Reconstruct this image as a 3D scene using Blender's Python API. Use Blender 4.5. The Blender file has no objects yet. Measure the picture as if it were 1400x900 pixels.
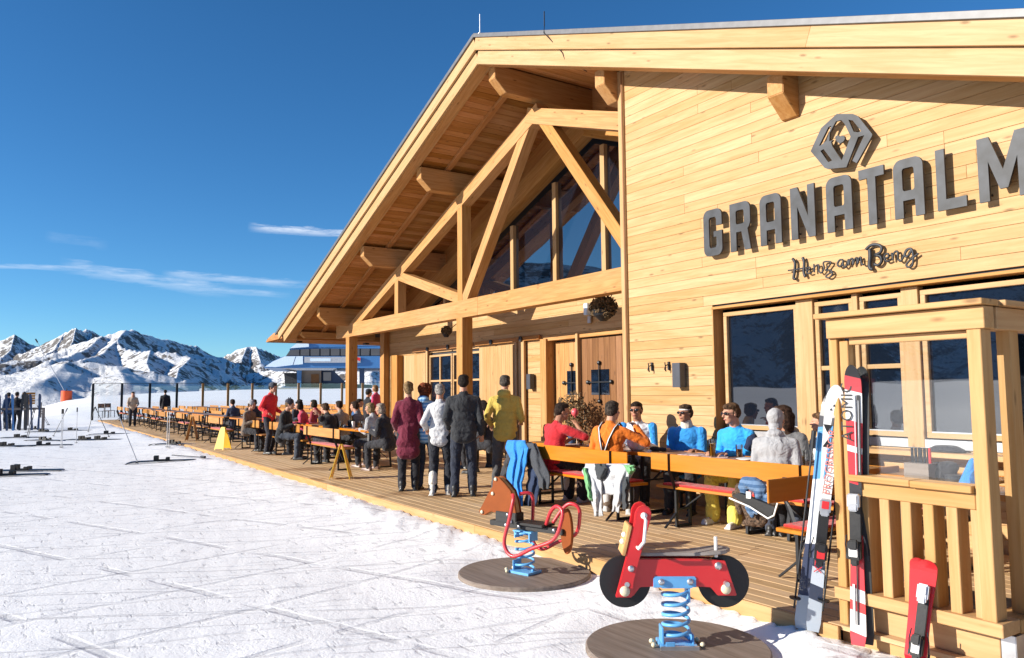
import bpy, bmesh, math, random
from mathutils import Vector, Matrix, Quaternion, noise
random.seed(7)
R_ = math.radians
scene = bpy.context.scene
COL = scene.collection

# ------------------------------------------------------------ camera, world, sun
CAMP = Vector((0, 0, 1.75)); FPX = 1047.71
RM = Matrix(((0.549, -0.072, -0.833), (0.836, 0.037, 0.547), (-0.009, -0.997, 0.080)))
_c0 = Vector((690.0, -90.0, -FPX)).normalized()                  # +X (along the facade) seen by the camera
_c1 = Vector((1600.0, 70.0, FPX)); _c1 = (_c1 - _c0 * _c1.dot(_c0)).normalized()
_c2 = _c0.cross(_c1)
RM = Matrix((_c0, _c1, _c2))
cd = bpy.data.cameras.new('camera'); cam = bpy.data.objects.new('camera', cd); COL.objects.link(cam)
cd.sensor_width = 36; cd.lens = FPX * 36 / 1400; cd.clip_start = 0.1; cd.clip_end = 60000
right = RM @ Vector((1, 0, 0)); up = RM @ Vector((0, -1, 0)); back = RM @ Vector((0, 0, -1))
cam.matrix_world = Matrix((( right.x, up.x, back.x, CAMP.x), (right.y, up.y, back.y, CAMP.y), (right.z, up.z, back.z, CAMP.z), (0, 0, 0, 1)))
scene.camera = cam

def ray(px, py): return RM @ Vector((px - 700, py - 450, FPX))
def gz(px, py, z): d = ray(px, py); return CAMP + d * ((z - CAMP.z) / d.z)      # a point of the photograph on a level plane
def gy(px, py, y): d = ray(px, py); return CAMP + d * ((y - CAMP.y) / d.y)      # ... on a plane parallel to the facade
def gx(px, py, x): d = ray(px, py); return CAMP + d * ((x - CAMP.x) / d.x)

SUN = Vector((-0.30, -1.0, 0.385)).normalized()                  # towards the sun
el = math.asin(SUN.z); az = math.atan2(SUN.x, SUN.y)
w = bpy.data.worlds.new('World'); scene.world = w; w.use_nodes = True
nt = w.node_tree; bg = nt.nodes['Background']
sky = nt.nodes.new('ShaderNodeTexSky'); sky.sky_type = 'NISHITA'; sky.sun_disc = False
sky.sun_elevation = el; sky.sun_rotation = az; sky.altitude = 2200; sky.air_density = 1.0; sky.dust_density = 0.28; sky.ozone_density = 4.0
bg.inputs['Strength'].default_value = 0.088
# thin cirrus streaks high over the valley
def N(nt, t, **kw):
    n = nt.nodes.new(t)
    for k, v in kw.items():
        if k.startswith('i_'):
            key = k[2:]
            n.inputs[int(key) if key.isdigit() else key.replace('_', ' ')].default_value = v
        else: setattr(n, k, v)
    return n
tc = N(nt, 'ShaderNodeTexCoord'); sep = N(nt, 'ShaderNodeSeparateXYZ'); nt.links.new(tc.outputs['Generated'], sep.inputs[0])
def WM(op, a, b=None, c=None):
    n = nt.nodes.new('ShaderNodeMath'); n.operation = op
    for i, v in enumerate((a, b, c)):
        if v is None: continue
        if isinstance(v, (int, float)): n.inputs[i].default_value = v
        else: nt.links.new(v, n.inputs[i])
    return n.outputs[0]
azim = WM('ARCTAN2', sep.outputs['Y'], WM('MULTIPLY', sep.outputs['X'], -1.0))   # 0 along -X, grows towards +Y
elev = WM('ARCSINE', sep.outputs['Z'])
def ang(px, py):
    d = ray(px, py).normalized(); return math.atan2(d.y, -d.x), math.asin(d.z)
def streak(p, q, width, sc, dens):
    (a0, e0), (a1, e1) = ang(*p), ang(*q)
    t = WM('DIVIDE', WM('SUBTRACT', azim, a0), a1 - a0)
    base = WM('MULTIPLY_ADD', t, e1 - e0, e0)
    cmb = N(nt, 'ShaderNodeCombineXYZ'); nt.links.new(WM('MULTIPLY', azim, sc), cmb.inputs[0]); nt.links.new(WM('MULTIPLY', elev, sc * 7), cmb.inputs[1])
    nz = N(nt, 'ShaderNodeTexNoise', i_Scale=3.0, i_Detail=8.0, i_Roughness=0.62); nt.links.new(cmb.outputs[0], nz.inputs['Vector'])
    off = WM('MULTIPLY', WM('SUBTRACT', nz.outputs[0], 0.5), width * 2.2)
    dd = WM('DIVIDE', WM('SUBTRACT', WM('SUBTRACT', elev, base), off), width)
    g = WM('MAXIMUM', WM('SUBTRACT', 1.0, WM('MULTIPLY', dd, dd)), 0.0)
    ends = WM('MULTIPLY', WM('MINIMUM', WM('MAXIMUM', WM('MULTIPLY', t, 7.0), 0.0), 1.0), WM('MINIMUM', WM('MAXIMUM', WM('MULTIPLY', WM('SUBTRACT', 1.0, t), 5.0), 0.0), 1.0))
    front = WM('GREATER_THAN', WM('MULTIPLY', sep.outputs['X'], -1.0), 0.0)
    f = WM('MULTIPLY', WM('MULTIPLY', g, ends), front)
    f = WM('MULTIPLY', f, WM('MINIMUM', WM('MAXIMUM', WM('MULTIPLY', WM('SUBTRACT', nz.outputs[0], 0.3), 3.2), 0.0), 1.0))
    return WM('MULTIPLY', f, dens)
tot = None
for a in [((338, 311), (520, 322), .0055, 9, .62), ((-60, 362), (150, 368), .0035, 6, .30), ((80, 362), (320, 400), .009, 6, .34), ((220, 374), (430, 390), .006, 7, .34), ((210, 390), (400, 404), .005, 9, .22), ((60, 322), (150, 336), .007, 8, .07)]:
    s = streak(*a); tot = s if tot is None else WM('MAXIMUM', tot, s)
mix = N(nt, 'ShaderNodeMix', data_type='RGBA'); mix.inputs[7].default_value = (7.6, 8.0, 8.6, 1)
grade = N(nt, 'ShaderNodeHueSaturation', i_Saturation=1.15, i_Value=1.0)
tint = N(nt, 'ShaderNodeMix', data_type='RGBA', blend_type='MULTIPLY'); tint.inputs[0].default_value = 1.0; tint.inputs[7].default_value = (0.80, 1.05, 1.10, 1)
nt.links.new(sky.outputs[0], grade.inputs['Color'])
nt.links.new(tot, mix.inputs[0]); nt.links.new(grade.outputs[0], tint.inputs[6]); nt.links.new(tint.outputs[2], mix.inputs[6]); nt.links.new(mix.outputs[2], bg.inputs['Color'])
ld = bpy.data.lights.new('sun', 'SUN'); ld.energy = 5.0; ld.angle = R_(0.53); ld.color = (1.0, 0.93, 0.82)
sun = bpy.data.objects.new('sun', ld); COL.objects.link(sun); sun.rotation_euler = SUN.to_track_quat('Z', 'Y').to_euler()
scene.view_settings.view_transform = 'Standard'; scene.view_settings.look = 'None'
scene.view_settings.exposure = 0.71; scene.view_settings.gamma = 1.0
scene.cycles.max_bounces = 6; scene.cycles.transparent_max_bounces = 12

# ------------------------------------------------------------ materials
def newmat(name):
    m = bpy.data.materials.new(name); m.use_nodes = True
    return m, m.node_tree, m.node_tree.nodes['Principled BSDF']
def ramp(nt, stops):
    r = nt.nodes.new('ShaderNodeValToRGB'); e = r.color_ramp.elements
    while len(e) < len(stops): e.new(0.5)
    for k, (p, c) in enumerate(stops): e[k].position = p; e[k].color = (*c, 1) if len(c) == 3 else c
    return r
def wood(name, light, dark, rough=0.62, grain=1.0, knots=True, varia=0.35, bump=0.25, stain=None):
    m, nt, b = newmat(name); L = nt.links.new
    tc = N(nt, 'ShaderNodeTexCoord'); oi = N(nt, 'ShaderNodeObjectInfo')
    off = N(nt, 'ShaderNodeVectorMath', operation='SCALE'); off.inputs['Scale'].default_value = 37.0
    cx = N(nt, 'ShaderNodeCombineXYZ'); L(oi.outputs['Random'], cx.inputs[0]); L(oi.outputs['Random'], cx.inputs[1]); L(oi.outputs['Random'], cx.inputs[2]); L(cx.outputs[0], off.inputs[0])
    add = N(nt, 'ShaderNodeVectorMath', operation='ADD'); L(tc.outputs['Object'], add.inputs[0]); L(off.outputs[0], add.inputs[1])
    mp = N(nt, 'ShaderNodeMapping'); mp.inputs['Scale'].default_value = (0.9 * grain, 14 * grain, 14 * grain); L(add.outputs[0], mp.inputs[0])
    nz = N(nt, 'ShaderNodeTexNoise', i_Scale=1.6, i_Detail=6.0, i_Roughness=0.6, i_Distortion=0.6); L(mp.outputs[0], nz.inputs['Vector'])
    mp2 = N(nt, 'ShaderNodeMapping'); mp2.inputs['Scale'].default_value = (0.55, 2.6, 2.6); L(add.outputs[0], mp2.inputs[0])
    n2 = N(nt, 'ShaderNodeTexNoise', i_Scale=1.0, i_Detail=2.0); L(mp2.outputs[0], n2.inputs['Vector'])
    mid = tuple((a + c) / 2 for a, c in zip(light, dark))
    r = ramp(nt, [(0.25, dark), (0.45, mid), (0.62, light), (0.8, tuple(min(1, a * 1.06) for a in light))]); L(nz.outputs[0], r.inputs[0])
    hs = N(nt, 'ShaderNodeHueSaturation')
    mr = N(nt, 'ShaderNodeMapRange'); mr.inputs[3].default_value = 1 - varia * 0.55; mr.inputs[4].default_value = 1 + varia * 0.3
    mx = N(nt, 'ShaderNodeMath', operation='ADD'); L(oi.outputs['Random'], mx.inputs[0])
    sub = N(nt, 'ShaderNodeMath', operation='MULTIPLY_ADD'); L(n2.outputs[0], sub.inputs[0]); sub.inputs[1].default_value = 1.4; sub.inputs[2].default_value = -0.7
    L(sub.outputs[0], mx.inputs[1]); L(mx.outputs[0], mr.inputs[0]); L(mr.outputs[0], hs.inputs['Value']); L(r.outputs[0], hs.inputs['Color'])
    ms = N(nt, 'ShaderNodeMapRange'); ms.inputs[3].default_value = 1.07; ms.inputs[4].default_value = 0.95; L(mx.outputs[0], ms.inputs[0]); L(ms.outputs[0], hs.inputs['Saturation'])
    out = hs.outputs[0]
    if knots:
        mp3 = N(nt, 'ShaderNodeMapping'); mp3.inputs['Scale'].default_value = (2.2, 7.0, 7.0); L(add.outputs[0], mp3.inputs[0])
        vo = N(nt, 'ShaderNodeTexVoronoi', i_Scale=1.0, i_Randomness=1.0); L(mp3.outputs[0], vo.inputs['Vector'])
        kr = ramp(nt, [(0.05, (0.8, 0.8, 0.8)), (0.14, (0.0, 0.0, 0.0))]); L(vo.outputs['Distance'], kr.inputs[0])
        mk = N(nt, 'ShaderNodeMix', data_type='RGBA'); L(kr.outputs[0], mk.inputs[0]); L(out, mk.inputs[6]); mk.inputs[7].default_value = (*[d * 0.45 for d in dark], 1); out = mk.outputs[2]
    if stain:
        geo = N(nt, 'ShaderNodeNewGeometry'); n4 = N(nt, 'ShaderNodeTexNoise', i_Scale=0.8, i_Detail=4.0); L(geo.outputs['Position'], n4.inputs['Vector'])
        sr = ramp(nt, [(0.57, (0, 0, 0)), (0.66, (0.8, 0.8, 0.8))]); L(n4.outputs[0], sr.inputs[0])
        mk = N(nt, 'ShaderNodeMix', data_type='RGBA'); L(sr.outputs[0], mk.inputs[0]); L(out, mk.inputs[6]); mk.inputs[7].default_value = (*stain, 1); out = mk.outputs[2]
    L(out, b.inputs['Base Color']); b.inputs['Roughness'].default_value = rough; b.inputs['Specular IOR Level'].default_value = 0.3
    bp = N(nt, 'ShaderNodeBump', i_Strength=bump, i_Distance=0.004); L(nz.outputs[0], bp.inputs['Height']); L(bp.outputs[0], b.inputs['Normal'])
    return m
def plain(name, col, rough=0.5, metal=0.0, var=0.08, nscale=9.0, bump=0.0, bscale=40.0, coat=0.0, spec=0.5, emis=None):
    m, nt, b = newmat(name); L = nt.links.new
    tc = N(nt, 'ShaderNodeTexCoord'); nz = N(nt, 'ShaderNodeTexNoise', i_Scale=nscale, i_Detail=4.0); L(tc.outputs['Object'], nz.inputs['Vector'])
    r = ramp(nt, [(0.3, tuple(max(0, c * (1 - var * 2)) for c in col)), (0.7, tuple(min(1, c * (1 + var)) for c in col))]); L(nz.outputs[0], r.inputs[0]); L(r.outputs[0], b.inputs['Base Color'])
    b.inputs['Roughness'].default_value = rough; b.inputs['Metallic'].default_value = metal; b.inputs['Coat Weight'].default_value = coat; b.inputs['Specular IOR Level'].default_value = spec
    if bump:
        n2 = N(nt, 'ShaderNodeTexNoise', i_Scale=bscale, i_Detail=3.0); L(tc.outputs['Object'], n2.inputs['Vector'])
        bp = N(nt, 'ShaderNodeBump', i_Strength=bump, i_Distance=0.02); L(n2.outputs[0], bp.inputs['Height']); L(bp.outputs[0], b.inputs['Normal'])
    return m
_fab = {}
def fabric(col, rough=0.85, wr=0.55, stripe=None):
    key = (col, stripe)
    if key in _fab: return _fab[key]
    m, nt, b = newmat('fabric'); L = nt.links.new
    tc = N(nt, 'ShaderNodeTexCoord')
    n1 = N(nt, 'ShaderNodeTexNoise', i_Scale=8.5, i_Detail=4.0, i_Distortion=1.8); L(tc.outputs['Object'], n1.inputs['Vector'])
    n2 = N(nt, 'ShaderNodeTexNoise', i_Scale=90.0, i_Detail=2.0); L(tc.outputs['Object'], n2.inputs['Vector'])
    r = ramp(nt, [(0.3, tuple(c * 0.88 for c in col)), (0.7, tuple(min(1, c * 1.06) for c in col))]); L(n1.outputs[0], r.inputs[0])
    out = r.outputs[0]
    if stripe:
        wv = N(nt, 'ShaderNodeTexWave', i_Scale=5.5, i_Distortion=0.4, bands_direction='Z'); L(tc.outputs['Object'], wv.inputs['Vector'])
        wr2 = ramp(nt, [(0.42, (0, 0, 0)), (0.5, (1, 1, 1))]); L(wv.outputs[0], wr2.inputs[0])
        mk = N(nt, 'ShaderNodeMix', data_type='RGBA'); L(wr2.outputs[0], mk.inputs[0]); L(out, mk.inputs[6]); mk.inputs[7].default_value = (*stripe, 1); out = mk.outputs[2]
    L(out, b.inputs['Base Color']); b.inputs['Roughness'].default_value = rough; b.inputs['Sheen Weight'].default_value = 0.15; b.inputs['Specular IOR Level'].default_value = 0.25
    bp = N(nt, 'ShaderNodeBump', i_Strength=wr, i_Distance=0.045); L(n1.outputs[0], bp.inputs['Height'])
    bp2 = N(nt, 'ShaderNodeBump', i_Strength=0.2, i_Distance=0.003); L(n2.outputs[0], bp2.inputs['Height']); L(bp.outputs[0], bp2.inputs['Normal']); L(bp2.outputs[0], b.inputs['Normal'])
    _fab[key] = m; return m
M = {}
M['board'] = wood('larch_cladding', (0.51, 0.322, 0.150), (0.41, 0.225, 0.084), varia=0.22)
M['beam'] = wood('larch_beam', (0.48, 0.255, 0.088), (0.35, 0.150, 0.038), varia=0.12)
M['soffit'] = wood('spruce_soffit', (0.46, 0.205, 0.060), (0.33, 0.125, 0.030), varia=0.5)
M['deck'] = wood('deck_larch', (0.56, 0.385, 0.215), (0.47, 0.30, 0.15), varia=0.24, rough=0.7, stain=(0.26, 0.14, 0.06), knots=True)
M['pale'] = wood('pale_spruce', (0.49, 0.312, 0.150), (0.41, 0.230, 0.092), varia=0.2)
M['oldwood'] = wood('brown_boards', (0.26, 0.12, 0.045), (0.16, 0.065, 0.022), varia=0.5)
M['rail'] = wood('rail_larch', (0.50, 0.300, 0.130), (0.40, 0.205, 0.070), varia=0.16)
M['lacquer'] = wood('orange_lacquer', (0.52, 0.185, 0.014), (0.45, 0.145, 0.010), rough=0.38, knots=False, varia=0.22, bump=0.05)
M['lacquer2'] = wood('worn_lacquer', (0.46, 0.22, 0.055), (0.36, 0.14, 0.03), rough=0.45, knots=False, varia=0.5, bump=0.05)
M['tabletop'] = wood('table_lacquer', (0.36, 0.18, 0.065), (0.26, 0.11, 0.03), rough=0.35, knots=False, varia=0.35, bump=0.08)
M['weathered'] = wood('weathered_disc', (0.27, 0.22, 0.185), (0.15, 0.115, 0.09), varia=0.2, knots=False)
M['dark'] = plain('dark_metal', (0.018, 0.02, 0.024), 0.45, 0.3)
M['steel'] = plain('raw_steel', (0.030, 0.034, 0.042), 0.55, 0.1, var=0.35, nscale=5.0)
M['steeledge'] = plain('steel_edge', (0.05, 0.05, 0.055), 0.6, 0.4)
M['galv'] = plain('galvanised', (0.55, 0.56, 0.58), 0.35, 0.8, var=0.1)
M['roofmetal'] = plain('roof_sheet', (0.13, 0.13, 0.135), 0.5, 0.3)
M['red'] = plain('red_paint', (0.62, 0.018, 0.022), 0.38, coat=0.2, var=0.06, nscale=2.0)
M['redtube'] = plain('red_tube', (0.58, 0.03, 0.04), 0.35, coat=0.3)
M['blue'] = plain('blue_powder', (0.13, 0.40, 0.72), 0.38, coat=0.15, var=0.08)
M['black'] = plain('black_rubber', (0.012, 0.012, 0.013), 0.55, bump=0.06)
M['white'] = plain('white_plastic', (0.80, 0.79, 0.76), 0.4)
M['cream'] = plain('cream_plastic', (0.72, 0.64, 0.45), 0.45)
M['brownp'] = plain('brown_panel', (0.24, 0.058, 0.010), 0.65, spec=.2, var=0.05)
M['ply'] = plain('ply_edge', (0.60, 0.33, 0.12), 0.6)
M['greyseat'] = plain('grey_seat', (0.25, 0.22, 0.20), 0.6)
M['yellow'] = plain('yellow_plastic', (0.80, 0.50, 0.04), 0.45)
M['pad'] = fabric((0.55, 0.035, 0.03))
M['pinkpad'] = fabric((0.62, 0.13, 0.12))
M['skin'] = plain('skin', (0.50, 0.26, 0.17), 0.55, var=0.08, nscale=14, spec=0.35)
M['skin2'] = plain('tanned_skin', (0.36, 0.17, 0.10), 0.55, var=0.08, nscale=14, spec=0.35)
M['lip'] = plain('lip', (0.45, 0.13, 0.11), 0.5)
M['eye'] = plain('eye', (0.03, 0.02, 0.015), 0.2)
M['lens'] = plain('dark_lens', (0.006, 0.007, 0.010), 0.08, coat=0.6)
M['orange'] = plain('orange_foam', (0.80, 0.09, 0.015), 0.6)
M['glassbeer'] = plain('beer', (0.55, 0.24, 0.03), 0.1, coat=0.5)
M['leaf'] = plain('dry_foliage', (0.16, 0.10, 0.045), 0.8, var=0.4, nscale=30)
M['green'] = plain('shrub_leaf', (0.05, 0.065, 0.02), 0.7, var=0.4, nscale=30)
M['bluepaint'] = plain('station_blue', (0.045, 0.17, 0.40), 0.4)
M['whitepaint'] = plain('station_white', (0.62, 0.74, 0.86), 0.4)
M['concrete'] = plain('concrete', (0.32, 0.31, 0.30), 0.85, bump=0.2)
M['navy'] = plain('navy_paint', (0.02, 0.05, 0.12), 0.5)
def hair(col): return plain('hair', tuple(c * .8 for c in col), 0.8, var=0.42, nscale=34, bump=0.7, bscale=90, spec=.2)
def glass_dark(name, tint=(0.006, 0.009, 0.016), ior=2.15):
    m, nt, b = newmat(name); b.inputs['Base Color'].default_value = (*tint, 1); b.inputs['Roughness'].default_value = 0.015; b.inputs['IOR'].default_value = ior
    tc = N(nt, 'ShaderNodeTexCoord'); nz = N(nt, 'ShaderNodeTexNoise', i_Scale=0.9, i_Detail=1.0); nt.links.new(tc.outputs['Object'], nz.inputs['Vector'])
    bp = N(nt, 'ShaderNodeBump', i_Strength=0.06, i_Distance=0.05); nt.links.new(nz.outputs[0], bp.inputs['Height']); nt.links.new(bp.outputs[0], b.inputs['Normal'])
    return m
M['pane'] = glass_dark('window_glass'); M['pane2'] = glass_dark('gable_glass', ior=2.7)
def glass_clear(name, boost=1.0, tint=(0.97, 0.99, 1.0)):
    m, nt, b = newmat(name); nt.nodes.remove(b); out = nt.nodes['Material Output']; L = nt.links.new
    t = N(nt, 'ShaderNodeBsdfTransparent'); t.inputs[0].default_value = (*tint, 1); g = N(nt, 'ShaderNodeBsdfGlossy'); g.inputs['Roughness'].default_value = 0.01
    fr = N(nt, 'ShaderNodeFresnel', i_IOR=1.5); mu = N(nt, 'ShaderNodeMath', operation='MULTIPLY'); mu.inputs[1].default_value = boost; L(fr.outputs[0], mu.inputs[0])
    mx = N(nt, 'ShaderNodeMixShader'); L(mu.outputs[0], mx.inputs[0]); L(t.outputs[0], mx.inputs[1]); L(g.outputs[0], mx.inputs[2]); L(mx.outputs[0], out.inputs[0])
    return m
M['clear'] = glass_clear('clear_glass', 1.6)
def snowmat(name, scale=1.0, far=False):
    m, nt, b = newmat(name); L = nt.links.new
    geo = N(nt, 'ShaderNodeNewGeometry')
    n1 = N(nt, 'ShaderNodeTexNoise', i_Scale=0.35, i_Detail=4.0); L(geo.outputs['Position'], n1.inputs['Vector'])
    r = ramp(nt, [(0.3, (0.895, 0.893, 0.885)), (0.7, (0.94, 0.938, 0.93))]); L(n1.outputs[0], r.inputs[0])
    n2 = N(nt, 'ShaderNodeTexNoise', i_Scale=16.0, i_Detail=7.0, i_Roughness=0.72); L(geo.outputs['Position'], n2.inputs['Vector'])
    dr = ramp(nt, [(0.60, (0, 0, 0)), (0.78, (0.28, 0.28, 0.28))]); L(n2.outputs[0], dr.inputs[0])
    mk = N(nt, 'ShaderNodeMix', data_type='RGBA'); L(dr.outputs[0], mk.inputs[0]); L(r.outputs[0], mk.inputs[6]); mk.inputs[7].default_value = (0.62, 0.58, 0.53, 1)
    snowcol = mk.outputs[2]; b.inputs['Roughness'].default_value = 0.75; b.inputs['Specular IOR Level'].default_value = 0.3
    # ski edges cut shallow grooves in several directions
    n3 = N(nt, 'ShaderNodeTexNoise', i_Scale=38.0, i_Detail=4.0, i_Roughness=0.7); L(geo.outputs['Position'], n3.inputs['Vector'])
    h = None
    def add(a, bb, k):
        mm = N(nt, 'ShaderNodeMath', operation='MULTIPLY_ADD'); L(bb, mm.inputs[0]); mm.inputs[1].default_value = k
        if a is not None: L(a, mm.inputs[2])
        else: mm.inputs[2].default_value = 0
        return mm.outputs[0]
    h = add(None, n2.outputs[0], 0.26); h = add(h, n3.outputs[0], 0.24)
    marks = None
    for rot, sx, sy, seed in ((0.35, 3.0, 15.0, 0.0), (1.0, 5.0, 11.0, 7.0)):
        mp = N(nt, 'ShaderNodeMapping'); mp.inputs['Rotation'].default_value = (0, 0, rot); mp.inputs['Scale'].default_value = (sx, sy, 1); mp.inputs['Location'].default_value = (seed, 0, 0); L(geo.outputs['Position'], mp.inputs[0])
        nm = N(nt, 'ShaderNodeTexNoise', i_Scale=1.0, i_Detail=3.0, i_Roughness=0.6); L(mp.outputs[0], nm.inputs['Vector'])
        gm = ramp(nt, [(0.615, (0, 0, 0)), (0.69, (1, 1, 1))]); L(nm.outputs[0], gm.inputs[0]); h = add(h, gm.outputs[0], -0.07)
        mq = N(nt, 'ShaderNodeMath', operation='MULTIPLY'); L(gm.outputs[0], mq.inputs[0]); mq.inputs[1].default_value = 0.50
        mz = N(nt, 'ShaderNodeMix', data_type='RGBA'); L(mq.outputs[0], mz.inputs[0]); L(snowcol, mz.inputs[6]); mz.inputs[7].default_value = (0.42, 0.42, 0.43, 1); snowcol = mz.outputs[2]
    for rot, sc, th, k in ((0.50, 0.42, 0.994, -0.30), (-0.30, 0.31, 0.995, -0.26), (1.15, 0.24, 0.994, -0.28), (0.2, 0.55, 0.995, -0.26), (0.42, 0.8, 0.995, -0.22)):
        mp = N(nt, 'ShaderNodeMapping'); mp.inputs['Rotation'].default_value = (0, 0, rot); mp.inputs['Location'].default_value = (rot * 3, sc * 9, 0); L(geo.outputs['Position'], mp.inputs[0])
        wv = N(nt, 'ShaderNodeTexWave', i_Scale=sc, i_Distortion=5.0, i_Detail=2.0); wv.inputs['Detail Scale'].default_value = 0.12; L(mp.outputs[0], wv.inputs['Vector'])
        gr = ramp(nt, [(th - 0.012, (0, 0, 0)), (th, (1, 1, 1))]); L(wv.outputs['Fac'], gr.inputs[0])
        nn = N(nt, 'ShaderNodeTexNoise', i_Scale=1.3, i_Detail=4.0); L(mp.outputs[0], nn.inputs['Vector'])
        ng = ramp(nt, [(0.42, (0, 0, 0)), (0.52, (1, 1, 1))]); L(nn.outputs[0], ng.inputs[0])
        mu = N(nt, 'ShaderNodeMath', operation='MULTIPLY'); L(gr.outputs[0], mu.inputs[0]); L(ng.outputs[0], mu.inputs[1])
        h = add(h, mu.outputs[0], k)
        mq = N(nt, 'ShaderNodeMath', operation='MULTIPLY'); L(mu.outputs[0], mq.inputs[0]); mq.inputs[1].default_value = 0.30
        mz = N(nt, 'ShaderNodeMix', data_type='RGBA'); L(mq.outputs[0], mz.inputs[0]); L(snowcol, mz.inputs[6]); mz.inputs[7].default_value = (0.45, 0.45, 0.46, 1); snowcol = mz.outputs[2]
    L(snowcol, b.inputs['Base Color'])
    bp = N(nt, 'ShaderNodeBump', i_Strength=0.6, i_Distance=0.04); L(h, bp.inputs['Height']); L(bp.outputs[0], b.inputs['Normal'])
    return m
M['snow'] = snowmat('snow')
def rockmat():
    m, nt, b = newmat('mountain_rock_and_snow'); L = nt.links.new
    geo = N(nt, 'ShaderNodeNewGeometry'); sp = N(nt, 'ShaderNodeSeparateXYZ'); L(geo.outputs['Normal'], sp.inputs[0])
    sc = N(nt, 'ShaderNodeVectorMath', operation='SCALE'); sc.inputs['Scale'].default_value = 0.001; L(geo.outputs['Position'], sc.inputs[0])
    n1 = N(nt, 'ShaderNodeTexNoise', i_Scale=9.0, i_Detail=9.0, i_Roughness=0.68); L(sc.outputs[0], n1.inputs['Vector'])
    n2 = N(nt, 'ShaderNodeTexNoise', i_Scale=34.0, i_Detail=7.0, i_Roughness=0.7); L(sc.outputs[0], n2.inputs['Vector'])
    a = N(nt, 'ShaderNodeMath', operation='MULTIPLY_ADD'); L(n1.outputs[0], a.inputs[0]); a.inputs[1].default_value = 0.95; 
    inv = N(nt, 'ShaderNodeMath', operation='SUBTRACT'); inv.inputs[0].default_value = 1.0; L(sp.outputs['Z'], inv.inputs[1]); L(inv.outputs[0], a.inputs[2])
    a2 = N(nt, 'ShaderNodeMath', operation='MULTIPLY_ADD'); L(n2.outputs[0], a2.inputs[0]); a2.inputs[1].default_value = 0.8; L(a.outputs[0], a2.inputs[2])
    r = ramp(nt, [(0.96, (0.88, 0.89, 0.91)), (1.04, (0.17, 0.155, 0.145))])
    mr = N(nt, 'ShaderNodeMapRange'); mr.inputs[1].default_value = 0.0; mr.inputs[2].default_value = 1.3; L(a2.outputs[0], mr.inputs[0])
    r.color_ramp.elements[0].position = 0.785; r.color_ramp.elements[1].position = 0.845
    L(mr.outputs[0], r.inputs[0]); L(r.outputs[0], b.inputs['Base Color']); b.inputs['Roughness'].default_value = 0.9; b.inputs['Specular IOR Level'].default_value = 0.1
    bp = N(nt, 'ShaderNodeBump', i_Strength=1.0, i_Distance=25.0); L(n2.outputs[0], bp.inputs['Height']); L(bp.outputs[0], b.inputs['Normal'])
    return m
M['rock'] = rockmat()

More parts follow.
